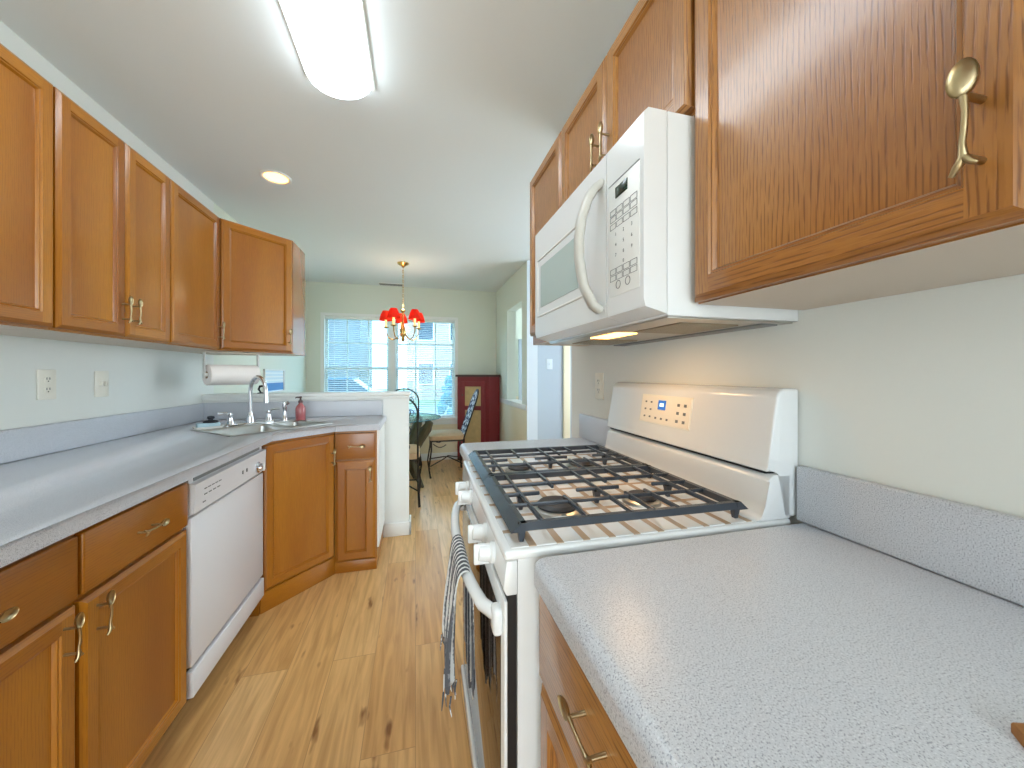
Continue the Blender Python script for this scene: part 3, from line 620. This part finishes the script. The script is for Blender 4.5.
# display panel lies on the sloped face
nx = Vector((.145, 0, -.023)).normalized()
def on_face(y, z, off=.0): 
    f = (z-1.03)/(1.175-1.03); return (.560+.023*f-off, y, z)
def plate(y0, y1, z0, z1, off, mname, name, parent):
    m = MB(); a = [on_face(y0, z0, off), on_face(y1, z0, off), on_face(y1, z1, off), on_face(y0, z1, off)]; b2 = [on_face(y0, z0, -.003), on_face(y1, z0, -.003), on_face(y1, z1, -.003), on_face(y0, z1, -.003)]
    m.loft([b2, a]); return m.build(name, mname, parent)
M['panelwarm'] = mat('keypad_cream', srgb(244, 236, 220), .3)
py0, py1 = .245, .475
rim_ = plate(py0-.004, py1+.004, 1.068, 1.157, .001, 'almond', 'keypad_rim', cb)
kp = plate(py0, py1, 1.072, 1.153, .002, 'panelwarm', 'keypad', cb)
plate(.352, .388, 1.113, 1.142, .0032, 'lcd', 'display', kp)
for row in range(3):
    for cy in (.262, .290): plate(cy, cy+.010, 1.083+row*.023, 1.091+row*.023, .003, 'ink', 'button', kp)
    for cy in (.420, .448): plate(cy, cy+.008, 1.085+row*.023, 1.090+row*.023, .003, 'ink', 'button', kp)
for cy in (.335, .362, .390): plate(cy, cy+.008, 1.083, 1.089, .003, 'ink', 'button', kp)
plate(.361, .379, 1.123, 1.133, .0036, 'lcdtext', 'display_segments', kp)
# burners
for bx_, by_, r_ in ((.155, .16, .045), (.37, .165, .034), (.155, .50, .034), (.37, .51, .04)):
    m = MB(); m.lathe([(r_+.012, .9175), (r_+.010, .924), (r_+.004, .927)], (bx_, by_, 0), 24); b1 = m.build('burner', 'alu', t)
    m = MB(); m.lathe([(r_, .926), (r_+.002, .931), (r_-.004, .9365), (.005, .9375)], (bx_, by_, 0), 24); m.build('burner_cap', 'burner', b1)
# grates: two halves
def grate(y0, y1):
    g = MB(); x0, x1 = .018, .525; zt = .954; zb = .947
    g.loft([[(x0-.004, y, .938), (x0+.016, y, zt), (x0+.026, y, zt), (x0+.022, y, .938)] for y in (y0, y1)])           # sloped front rail
    g.loft([[(x1-.022, y, .938), (x1-.026, y, zt), (x1-.014, y, zt), (x1+.004, y, .938)] for y in (y0, y1)])
    for y in (y0, y1):
        s = 1 if y == y0 else -1
        g.loft([[(x, y, .940), (x, y+s*.002, zt), (x, y+s*.013, zt), (x, y+s*.012, .940)] for x in (x0+.012, x1-.012)])
    def bar(xa, ya, xb, yb, w=.0036):
        if abs(xa-xb) < 1e-6: g.box(xa-w, xa+w, ya, yb, zb, zt+.002, 0, .002)
        else: g.box(xa, xb, ya-w, ya+w, zb, zt+.0015, 0, .002)
    ym = (y0+y1)/2
    for x in (.075, .262, .455): bar(x, y0+.008, x, y1-.008)
    for xc in (.165, .365): bar(xc, y0+.008, xc, y0+.128); bar(xc, y1-.128, xc, y1-.008)
    for xc in (.31,): bar(xc, y0+.008, xc, y0+.12); bar(xc, y1-.12, xc, y1-.008)
    bar(.036, ym, .12, ym); bar(.21, ym, .32, ym); bar(.41, ym, .505, ym)
    for yq in (y0+.098, y1-.098): bar(.032, yq, .508, yq, .003)
    for xx, yy in ((.036, y0+.012), (.036, y1-.012), (.506, y0+.012), (.506, y1-.012), (.075, ym), (.262, ym), (.455, ym)):
        g.loft([[(xx-a, yy-a, z), (xx+a, yy-a, z), (xx+a, yy+a, z), (xx-a, yy+a, z)] for a, z in ((.004, .9176), (.008, .946))])
    return g
GL = [(.018, .348), (.352, RW-.018)]
for y0, y1 in GL: grate(y0, y1).build('grate', 'iron', t)
# towel over the oven handle
t = thing('dish_towel', 'grey and white striped dish towel hanging over the oven door handle', 'towel', (.150, .618, 0), -math.radians(1.2))
m = MB(); hx_, hz_ = -.050, .785; rows = []
prof = [(hx_+.026, .50), (hx_+.024, .60), (hx_+.021, .70), (hx_+.0165, .775), (hx_+.011, .797), (hx_, .803), (hx_-.012, .797), (hx_-.017, .778), (hx_-.018, .70), (hx_-.018, .64), (hx_-.018, .58), (hx_-.016, .53)]
nu = 30
for j in range(nu+1):
    f = j/nu; y = .165+.19*f; row = []
    for i, (x, z) in enumerate(prof):
        d = abs(z-.80)/.3; fold = .020*math.sin(f*23+.6)*min(1, d*1.6)+.004*math.sin(f*51)*min(1, d)
        yy = y+(f-.5)*(-.02)*min(1, d)+.006*math.sin(z*30+f*5)*min(1, d)
        row.append((x+(-abs(fold)-fold*.3 if i > 6 else (-abs(fold)*.5 if i < 4 else 0)), yy, z+(.03*math.sin(f*9)*d if i in (0, len(prof)-1) else 0)))
    rows.append(row)
m.loft(rows, 0, False, False, closed=False); cl = m.build('towel_cloth', 'towel', t, 80)
md = cl.modifiers.new('thick', 'SOLIDIFY'); md.thickness = .003; md.offset = 0; md = cl.modifiers.new('sub', 'SUBSURF'); md.levels = 1; md.render_levels = 1
m = MB()
for j in range(0, nu+1, 1):
    x, y, z = rows[j][-1]; m.tube([(x, y, z+.005), (x-.002+random.uniform(-.003, .003), y+random.uniform(-.003, .003), z-.014), (x+random.uniform(-.004, .004), y+random.uniform(-.006, .006), z-.034)], [.0022, .0018, .0008], 5)
m.build('fringe', 'towel', cl)
# ------------------------------------------------------------------ microwave (local x = world -Y from far end, y into wall)
t = thing('microwave', 'white over-the-range microwave mounted above the stove', 'microwave', (.415, 1.255, 1.335), -PI/2); MW = .648; MH = .394; MD = XR-.415-.001
m = MB(); m.box(.0, MW, .052, MD, .0, MH-.001, 0, .003); m.build('case', 'white', t)
m = MB(); m.loft([[(x0_, .05, .004), (x0_, .004, .016), (x0_, 0, .03), (x0_, 0, MH-.012), (x0_, .01, MH-.002), (x0_, .05, MH-.002)] for x0_ in (0.0, MW-.142)]); dr = m.build('door', 'white', t)
m = MB(); m.loft([[(x0_, .05, .004), (x0_, .004, .016), (x0_, 0, .03), (x0_, 0, MH-.012), (x0_, .01, MH-.002), (x0_, .05, MH-.002)] for x0_ in (MW-.139, MW)]); cp = m.build('control_panel', 'white', t)
m = MB(); x0, x1, z0, z1 = .03, .40, .085, .285
for a in ((x0, x1, z1-.006, z1), (x0, x1, z0, z0+.006), (x0, x0+.006, z0, z1), (x1-.006, x1, z0, z1)): m.box(a[0], a[1], -.003, .002, a[2], a[3], 0, .001)
m.build('window_trim', 'whitep', dr)
m = MB(); m.box(x0+.03, x1-.035, -.0012, .002, z0+.03, z1-.03); m.build('door_window', 'mwglass', dr)
m = MB(); hx = MW-.165
P_ = [(hx, -.002, .035), (hx, -.02, .045), (hx-.004, -.042, .09), (hx-.006, -.052, .15), (hx-.006, -.053, .19), (hx-.005, -.048, .24), (hx-.001, -.034, .285), (hx, -.016, .315), (hx, .0, .328)]
L = []
for i, p in enumerate(P_):
    a = P_[max(i-1, 0)]; b2 = P_[min(i+1, len(P_)-1)]; tn = Vector((b2[0]-a[0], b2[1]-a[1], b2[2]-a[2])).normalized(); sd = Vector((1, 0, 0)); nn = tn.cross(sd).normalized(); pv = Vector(p)
    L.append([pv+sd*.015*cx+nn*.009*cy for cx, cy in ((-1, -.4), (-.6, -1), (.6, -1), (1, -.4), (1, .4), (.6, 1), (-.6, 1), (-1, .4))])
m.loft(L); m.build('door_handle', 'greyhandle', dr, 60)
m = MB(); kx0, kx1 = MW-.128, MW-.012; m.box(kx0, kx1, -.0012, .002, .055, .30, 0, .0008); kp = m.build('keypad', 'whitep', cp)
m = MB(); m.box(kx0, kx1, -.0016, .002, .297, .300); m.build('keypad_edge', 'grey', kp)
m = MB(); m.box(kx0+.03, kx0+.075, -.003, .0, .262, .285, 0, .0008); dp_ = m.build('display', 'lcdg', kp)
bm_ = MB(); bm_.box(-.010, .010, -.0008, .0, -.0045, .0045); 
# key outlines
def keybox(w, h, name='button'):
    q = MB(); th = .0008
    q.box(-w, w, -.0006, 0, h-th, h); q.box(-w, w, -.0006, 0, -h, -h+th); q.box(-w, -w+th, -.0006, 0, -h, h); q.box(w-th, w, -.0006, 0, -h, h); return q.mesh(name, 'ink')
KB = keybox(.0115, .006); KD = {str(d): text_mesh(str(d), .010, 'ink') for d in range(10)}
bm_.bm.free()
for r, zz in enumerate((.236, .222, .206, .108, .094)):
    for c_ in range(4): obj('button', KB, kp, (kx0+.019+c_*.026, -.0012, zz))
for i, d in enumerate(('1', '2', '3', '4', '5', '6', '7', '8', '9')):
    obj('button', KD[d], kp, (kx0+.03+(i % 3)*.030, -.0014, .186-(i//3)*.022), (PI/2, 0, 0))
obj('button', KD['0'], kp, (kx0+.06, -.0014, .122), (PI/2, 0, 0))
q = MB(); q.lathe([(.009, 0), (.009, .0007), (.0078, .0007), (.0078, 0)], (0, 0, 0), 20, 0, (0, -1, 0), False, False); RB = q.mesh('button', 'ink')
for c_ in (0, 1): obj('button', RB, kp, (kx0+.04+c_*.036, -.0012, .077))
# underside: filters and lamp
m = MB(); m.box(.004, MW-.004, .055, MD-.012, -.004, .0, 0, .001); m.build('bottom_plate', 'alu', t)
for x0, x1 in ((.05, .22), (.43, .60)):
    m = MB(); m.box(x0, x1, .12, .27, -.007, -.003, 0, .001); f_ = m.build('grease_filter', 'mesh', t)
m = MB(); m.box(.25, .40, .09, .15, -.0065, -.003, 0, .001); m.build('lamp_lens', 'lampwarm', t)
m = MB(); m.box(.02, MW-.02, .30, .345, -.0075, -.003, 0, .001); m.build('vent_grille', 'grey', t)
al = bpy.data.lights.new('microwave_lamp', 'AREA'); al.shape = 'RECTANGLE'; al.size = .13; al.size_y = .05; al.energy = .3; al.color = (1, .66, .34)
ao = bpy.data.objects.new('lamp_light', al); C.objects.link(ao); ao.parent = t; ao.location = (.325, .12, -.012)
# ------------------------------------------------------------------ ceiling fixtures
t = thing('fluorescent_light', 'long white fluorescent ceiling light with rounded end', 'ceiling light', (-.298, 1.065, H))
FW, FL = .124, .60
def sect(y, k):
    return [(FW*k*math.cos(a), y, -.012-  .07*k**.5*math.sin(a)) for a in [PI*i/16 for i in range(17)]]
m = MB(); L = []
for y, k in ((-FL, .6), (-FL+.012, .85), (-FL+.05, 1), (FL-.05, 1), (FL-.02, .96), (FL-.006, .86), (FL, .66)): L.append(sect(y, k))
m.loft(L); m.build('diffuser', 'tube', t)
m = MB(); m.box(-FW-.008, FW+.008, -FL-.012, FL+.006, -.014, -.0005, 0, .004); m.build('housing', 'trim', t)
m = MB(); m.box(-.06, .06, FL-.004, FL+.012, -.055, -.002, 0, .006); m.build('end_cap', 'trim', t)
t = thing('recessed_light', 'round recessed warm ceiling downlight', 'ceiling light', (-.835, 2.573, H))
m = MB(); m.lathe([(.086, -.001), (.086, -.006), (.078, -.010), (.066, -.006), (.066, -.001)], (0, 0, 0), 32, 0, None, False, False); m.build('trim_ring', 'trim', t)
m = MB(); m.lathe([(.066, -.0015), (.05, -.006), (.03, -.009), (.005, -.010)], (0, 0, 0), 28); m.build('bulb_face', 'lampwarm', t)
m = MB(); m.box(-.16, .16, -.06, .06, -.008, -.0005, 0, .002)
for i in range(7): m.box(-.15, .15, -.05+i*.0155, -.044+i*.0155, -.010, -.007, 1)
o = m.build('ceiling_vent', ['trim', 'grey']); o.location = (-.32, 5.24, H); tag(o, 'slotted white air vent on the ceiling above the window', 'vent')
# ------------------------------------------------------------------ wall plates
def plate_thing(name, label, cat, loc, rz, kind, matn='almond', group=None):
    t = thing(name, label, cat, loc, rz, group)
    m = MB(); m.box(-.0375, .0375, -.006, 0, -.0585, .0585, 0, .003); m.build('cover_plate', matn, t)
    if kind == 'outlet':
        for z in (-.02, .02):
            m = MB(); m.lathe([(.0165, 0), (.0165, .0025), (.015, .003)], (0, -.005, z), 18, 0, (0, -1, 0)); ou = m.build('receptacle', matn, t)
            m = MB()
            for x in (-.006, .006): m.box(x-.0012, x+.0012, -.0086, -.0078, z-.001, z+.008)
            m.box(-.002, .002, -.0086, -.0078, z-.009, z-.005); m.build('slot', 'black', ou)
    else:
        for x in ((-.012, .012) if kind == 'double' else (0,)):
            m = MB(); m.box(x-.005, x+.005, -.016, -.004, -.010, .012, 0, .002); m.build('toggle', matn, t)
    return t
plate_thing('wall_outlet', 'almond wall outlet above the left counter, nearer the camera', 'outlet', (XL, 1.835, 1.182), PI/2, 'outlet')
plate_thing('light_switch', 'almond double light switch above the left counter near the paper towels', 'switch', (XL, 2.093, 1.178), PI/2, 'double')
plate_thing('wall_outlet', 'almond wall outlet on the right wall behind the far end of the stove', 'outlet', (XR, 1.488, 1.17), -PI/2, 'outlet')
plate_thing('light_switch', 'grey light switch on the shaded hall wall', 'switch', (1.455, 3.9, 1.335), 0, 'single', 'halllight')
# ------------------------------------------------------------------ brown woven mat corner at the bottom right
m = MB(); m.prism([(0, 0), (.012, .012), (.03, .004), (.05, -.006), (.08, -.08), (.02, -.08), (.004, -.02)], 0, .01, 0, .003, 2); o = m.build('woven_trivet', 'trivet'); o.location = (.484, .186, .9145); tag(o, 'brown woven trivet on the near right counter at the picture corner', 'trivet')
# ------------------------------------------------------------------ framed sea picture on the left dining wall
t = thing('framed_picture', 'framed sea picture low on the left dining wall', 'picture', (XL, 4.2, 1.155), PI/2)
m = MB(); w, h = .27, .115
for a in ((-w, w, h-.012, h), (-w, w, -h, -h+.012), (-w, -w+.012, -h, h), (w-.012, w, -h, h)): m.box(a[0], a[1], -.018, -.001, a[2], a[3], 0, .002)
m.build('frame', 'trim', t)
m = MB(); m.box(-w+.01, w-.01, -.006, -.001, -h+.01, h-.01)
m.box(-w+.04, w-.012, -.0066, -.006, -h+.02, -.02, 1)
for z in (.0, .035, .07): m.box(-w+.012, w-.012, -.0066, -.006, z, z+.014, 2)
m.build('print', ['skyp', 'seap', 'cloudp'], t)
# ------------------------------------------------------------------ corner cupboard
t = thing('corner_cupboard', 'barn red corner cupboard with gold door panels beside the window', 'cupboard', (.80, 5.1, 0), 0)
A, B = Vector((.575, 5.25)), Vector((.985, 5.0)); R_ = Vector((1.135, 5.02)); org = Vector((.80, 5.1))
poly = [A, B, R_, Vector((1.135, 5.33)), Vector((.60, 5.33))]
m = MB(); m.prism([(p-org)[:] for p in poly], .04, 1.185); m.build('case', 'redwood', t)
m = MB(); ex = [Vector((.545, 5.235)), Vector((.975, 4.972)), Vector((1.1375, 4.988)), Vector((1.1375, 5.34)), Vector((.57, 5.34))]
m.prism([(p-org)[:] for p in ex], 1.185, 1.215, 0, .006, 2); m.build('cornice', 'darkwood', t)
m = MB(); m.prism([(p-org)[:] for p in poly], 0, .04); m.build('plinth', 'darkwood', t)
sub = (B-A).length; ang = math.atan2(B.y-A.y, B.x-A.x)
m = MB(); x0, x1 = .06, sub-.06
for a in ((x0, x0+.06, .1, 1.12), (x1-.06, x1, .1, 1.12), (x0+.06, x1-.06, 1.05, 1.12), (x0+.06, x1-.06, .1, .17), (x0+.06, x1-.06, .72, .78)): m.box(a[0], a[1], -.016, 0, a[2], a[3], 0, .003)
d = m.build('door', 'redwood', t); d.location = (A.x-org.x, A.y-org.y, 0); d.rotation_euler = (0, 0, ang)
for z0, z1 in ((.78, 1.05), (.17, .72)):
    m = MB(); m.box(x0+.06, x1-.06, -.008, -.001, z0, z1); m.build('door_panel', 'gold', d)
m = MB(); m.lathe([(.006, 0), (.006, .012), (.012, .018), (.009, .026), (.003, .028)], (x0+.03, -.016, .93), 12, 0, (0, -1, 0)); m.build('knob', 'darkwood', d)
# ------------------------------------------------------------------ chandelier
CX, CY = -.133, 4.211
t = thing('chandelier', 'brass five-arm chandelier with red shades over the dining table', 'chandelier', (CX, CY, H)); zc = -.78
m = MB(); m.lathe([(.012, -.05), (.022, -.035), (.06, -.012), (.062, -.001)], (0, 0, 0), 24); m.build('canopy', 'brass', t)
m = MB()
for i in range(17):
    z = -.055-i*.0265; a = i % 2
    P_ = [((.007*math.cos(u) if a else 0), (0 if a else .007*math.cos(u)), z-.0135+.018*math.sin(u)) for u in [2*PI*j/10 for j in range(10)]]; m.tube(P_, .0022, 5, closed=True)
m.build('chain', 'brass', t)
m = MB(); m.lathe([(.004, -.50), (.02, -.515), (.026, -.53), (.012, -.545), (.012, -.66), (.02, -.70), (.034, -.745), (.03, -.79), (.014, -.82), (.02, -.84), (.008, -.862), (.003, -.87)], (0, 0, 0), 16); m.build('body', 'brass', t)
SH = None
for i in range(5):
    a = 2*PI*i/5+PI/2+.12; ca, sa_ = math.cos(a), math.sin(a); R0 = .185
    m = MB(); P_ = []
    for u, z in ((.02, -.76), (.06, -.82), (.11, -.845), (.155, -.82), (.182, -.765), (R0, -.715)): P_.append((u*ca, u*sa_, z))
    m.tube(P_, .0055, 8); m.lathe([(.006, -.72), (.032, -.708), (.034, -.702), (.012, -.70)], (R0*ca, R0*sa_, 0), 14); ar = m.build('arm', 'brass', t)
    m = MB(); m.lathe([(.0125, -.70), (.0125, -.62), (.008, -.615)], (R0*ca, R0*sa_, 0), 12); m.build('candle_sleeve', 'candle', ar)
    m = MB(); m.lathe([(.008, -.614), (.014, -.59), (.012, -.575), (.002, -.56)], (R0*ca, R0*sa_, 0), 10); m.build('bulb', 'bulb', ar)
    m = MB(); prof = [(.068, -.632), (.062, -.60), (.05, -.56), (.034, -.528), (.0325, -.528), (.0485, -.56), (.0605, -.60), (.0665, -.632), (.068, -.632)]
    m.lathe(prof, (R0*ca, R0*sa_, 0), 20, 0, None, False, False); m.build('shade', 'red', ar)
pl = bpy.data.lights.new('chandelier_glow', 'POINT'); pl.energy = 1.5; pl.color = (1, .78, .5); pl.shadow_soft_size = .05; po = bpy.data.objects.new('bulb_light', pl); C.objects.link(po); po.parent = t; po.location = (0, 0, -.46)
# ------------------------------------------------------------------ dining table
TX, TY = -.16, 4.22
t = thing('dining_table', 'round glass dining table on a bronze scroll pedestal under the chandelier', 'table', (TX, TY, 0))
m = MB(); m.lathe([(.43, .738), (.434, .742), (.434, .748), (.43, .752)], (0, 0, 0), 48); m.build('glass_top', 'tglass', t)
m = MB(); m.lathe([(.436, .741), (.4365, .745), (.436, .749), (.4335, .749), (.4335, .741), (.436, .741)], (0, 0, 0), 48, 0, None, False, False); m.build('glass_edge', 'leaf', t)
for i in range(4):
    a = PI/4+PI/2*i+.2; ca, sa_ = math.cos(a), math.sin(a); m = MB()
    pr_ = [(.33, .736), (.36, .70), (.33, .64), (.25, .52), (.17, .38), (.16, .26), (.20, .14), (.24, .07), (.27, .02), (.29, .012)]
    m.tube([(u*ca, u*sa_, z) for u, z in pr_], [.02, .045, .055, .05, .044, .036, .032, .028, .022, .012], 10)
    m.tube([((.30+.06*math.cos(v))*ca, (.30+.06*math.cos(v))*sa_, .60+.06*math.sin(v)) for v in [j*.5 for j in range(11)]], .008, 6); m.build('leg', 'stone', t)
m = MB(); m.lathe([(.18, .355), (.19, .37), (.17, .385)], (0, 0, 0), 20); m.build('ring', 'stone', t)
# ------------------------------------------------------------------ wrought iron chairs (local front = -y)
def scroll(m, cx, z, r, turns, sgn, y, n=22, a0=0, rad=.005):
    P_ = []
    for i in range(n):
        f = i/(n-1); a = a0+sgn*turns*2*PI*f; rr = r*(1-.75*f); P_.append((cx+rr*math.cos(a), y(z+rr*math.sin(a)), z+rr*math.sin(a)))
    m.tube(P_, rad, 6)
def iron_chair(label, loc, rz, seatmat, lattice=False, lean=.13):
    t = thing('iron_chair', label, 'chair', loc, rz, 'wrought iron chairs around the glass table')
    yb = lambda z: .19+lean*max(0, z-.45)/.58
    w = .19
    for sx in (-1, 1):
        m = MB(); m.tube([(sx*(w+.015), .21, 0), (sx*w, .19, .25), (sx*w, yb(.45), .45)], [.012, .009, .010], 8); m.ball((sx*(w+.015), .21, .012), .013); m.build('leg', 'wrought', t)
        m = MB(); m.tube([(sx*(w+.012), -.20, 0), (sx*(w+.03), -.22, .12), (sx*w, -.19, .32), (sx*w, -.19, .43)], [.011, .009, .010, .010], 8); m.ball((sx*(w+.012), -.20, .012), .013); m.build('leg', 'wrought', t)
    m = MB(); m.tube([(-w, -.19, .43), (w, -.19, .43), (w, .19, .43), (-w, .19, .43)], .010, 8, closed=True)
    m.tube([(-w-.01, -.2, .14), (-.06, -.03, .19), (-.0, .02, .2), (.06, .06, .19), (w+.01, .2, .14)], .007, 6); m.tube([(w+.01, -.2, .14), (.06, -.03, .192), (0, .02, .214), (-.06, .06, .192), (-w-.01, .2, .14)], .007, 6)
    for sx in (-1, 1):
        m.tube([(sx*(w-.03*math.sin(v)), -.17+.17*v/PI*2*.5, .40-.05*math.sin(v)) for v in [j*.4 for j in range(8)]], .005, 6)
    m.build('seat_frame', 'wrought', t)
    m = MB(); m.loft([rrect(-w-.01, w+.01, -.205, .2, .04, .44), rrect(-w-.02, w+.02, -.215, .2, .05, .455), rrect(-w-.02, w+.02, -.215, .2, .05, .49), rrect(-w+.01, w-.01, -.185, .175, .05, .51)]); m.build('cushion', seatmat, t)
    m = MB(); P_ = [(-w, yb(.45), .45)]
    for i in range(13):
        a = PI-PI*i/12; z = .86+.17*math.sin(a); P_.append((w*math.cos(a), yb(z), z))
    P_.append((w, yb(.45), .45)); m.tube(P_, .009, 8)
    if not lattice:
        for sx in (-1, 1):
            scroll(m, sx*.085, .88, .075, 1.2, sx, yb, a0=PI/2); scroll(m, sx*.09, .70, .07, 1.2, -sx, yb, a0=-PI/2); scroll(m, sx*.09, .56, .055, 1.1, sx, yb, a0=PI/2)
        m.tube([(0, yb(z), z) for z in (.45, .6, .8, 1.02)], .006, 6)
    m.build('back_frame', 'wrought', t)
    if lattice:
        m = MB(); L = []
        for z in (.49, .6, .7, .8, .88, .95, 1.0, 1.022):
            ww = (w-.012) if z < .86 else (w-.012)*math.sqrt(max(0.01, 1-((z-.86)/.168)**2)); L.append([(-ww, yb(z)-.008, z), (ww, yb(z)-.008, z), (ww, yb(z)+.008, z), (-ww, yb(z)+.008, z)])
        m.loft(L); m.build('woven_back', 'lattice', t)
    return t
iron_chair('wrought iron scroll-back chair nearest the half wall, back to the camera', (-.17, 3.70, 0), PI, 'cushion', False, .05)
iron_chair('wrought iron chair with navy and white patterned back beside the red cupboard', (.37, 4.62, 0), -PI/2, 'cushion', True, .2)
iron_chair('wrought iron chair at the window side of the glass table', (-.15, 4.86, 0), 0, 'cushion', False, .06)
# ------------------------------------------------------------------ outdoors beyond the window
GZ = -.35
m = MB(); m.box(-30, 30, 5.6, 40, GZ-.1, GZ); o = m.build('lawn', 'grass'); struct(o)
m = MB(); m.box(-12, 12, -16, -2.61, -.12, -.02); o = m.build('bounce_ground', 'bounce_ground'); struct(o)  # unseen pale ground added behind the camera to bounce light onto the ceiling
m = MB(); m.box(-30, 30, 13, 18.5, GZ, GZ+.02); o = m.build('street', 'asphalt'); struct(o)
def house(label, x, y, w, h, wallm, gable=True):
    t = thing('house', label, 'house', (x, y, GZ), 0, 'houses across the street')
    m = MB(); m.box(-w/2, w/2, 0, 6, 0, h); m.build('wall', wallm, t)
    m = MB(); m.prism([(-w/2-.3, h), (w/2+.3, h), (0, h+w*.38)], -.3, 6.3, axis='y') if gable else m.prism([(-.4, h), (6.4, h), (3, h+2)], -w/2-.3, w/2+.3, axis='x'); m.build('roof', 'roof', t)
    for i in range(int(w//1.9)):
        for z in (.9, 3.6):
            if z+1.4 > h: continue
            cx = -w/2+1.1+i*1.9; m = MB(); m.box(cx-.5, cx+.5, -.04, .0, z, z+1.4); f = m.build('window', 'trim', t); m = MB(); m.box(cx-.42, cx+.42, -.05, -.03, z+.08, z+1.32); m.build('pane', 'cardark', f)
    return t
house('pale sided house seen through the left half of the window', -7.5, 22, 9, 5.6, 'siding', False)
house('brick house with a gable seen through the right half of the window', 3.0, 23, 7, 5.4, 'brick', True)
t = thing('parked_car', 'blue car parked across the street, seen through the left window', 'car', (-2.9, 15.4, GZ+.02), 0)
m = MB(); m.loft([[(x, -y, z0) for x, z0 in ((-2.1, .35), (-2.15, .6), (-2.0, .82), (-1.2, .9), (1.1, .92), (1.9, .84), (2.1, .6), (2.1, .35))] for y in (-.82, .82)]); m.build('body', 'carblue', t)
m = MB(); m.loft([[(x, -y, z0) for x, z0 in ((-1.25, .9), (-.75, 1.38), (.6, 1.4), (1.2, .92))] for y in (-.7, .7)]); m.build('cabin', 'cardark', t)
m = MB(); m.loft([[(x, -y, z0) for x, z0 in ((-.78, 1.37), (-.7, 1.42), (.55, 1.44), (.64, 1.39))] for y in (-.71, .71)]); m.build('roof', 'carblue', t)
for x in (-1.3, 1.3):
    for y in (-.74, .74): m = MB(); m.lathe([(.2, -.1), (.31, -.1), (.32, -.06), (.32, .06), (.31, .1), (.2, .1)], (x, y, .32), 18, 0, (0, 1, 0)); m.build('wheel', 'tyre', t)
def tree(label, x, y, h, seed):
    rnd = random.Random(seed); t = thing('bare_tree', label, 'tree', (x, y, GZ)); m = MB()
    def br(p, d, l, r, n):
        q = p+d*l; m.tube([p, p+d*l*.5+Vector((rnd.uniform(-.04, .04), 0, 0)), q], [r, r*.85, r*.7], 6)
        if n:
            for k in range(3):
                nd = (d+Vector((rnd.uniform(-.8, .8), rnd.uniform(-.8, .8), rnd.uniform(-.1, .5)))).normalized(); br(q, nd, l*.68, r*.6, n-1)
    br(Vector((0, 0, 0)), Vector((0, 0, 1)), h*.32, .1, 4); m.build('trunk', 'bark', t)
tree('bare tree seen through the left half of the window', -3.3, 11.5, 6, 3)
def shrub(name, label, x, y, r, h, mm, seed):
    rnd = random.Random(seed); m = MB()
    for k in range(16):
        a = rnd.uniform(0, 2*PI); f = k/16; q = r*(1-.75*f)*.6; m.ball((q*math.cos(a), q*math.sin(a), h*(.15+.75*f)), r*(.55-.3*f)*rnd.uniform(.8, 1.2), 0, (1, 1, 1.1), 2)
    for v in m.bm.verts: v.co += Vector((rnd.uniform(-1, 1), rnd.uniform(-1, 1), rnd.uniform(-1, 1)))*r*.06
    o = m.build(name, mm, None, 10); o.location = (x, y, GZ); tag(o, label, 'shrub')
shrub('evergreen_shrub', 'tall blue green evergreen outside the right half of the window', .72, 8.9, .28, 1.7, 'leaf', 5)
shrub('garden_shrub', 'low yellow green shrub outside the right half of the window', -.05, 7.6, .34, .7, 'hedge', 8)
t = thing('flower_pot', 'terracotta flower pot outside the right half of the window', 'pot', (.78, 7.6, GZ)); m = MB(); m.lathe([(.09, 0), (.13, .22), (.145, .22), (.145, .26), (.12, .26), (.11, .2)], (0, 0, 0), 20); m.build('pot', 'clay', t)
m = MB(); 
for k in range(9): a = k*.7; m.tube([(0, 0, .2), (.08*math.cos(a), .08*math.sin(a), .38), (.15*math.cos(a), .15*math.sin(a), .42)], [.012, .014, .003], 6)
m.build('plant', 'hedge', t)
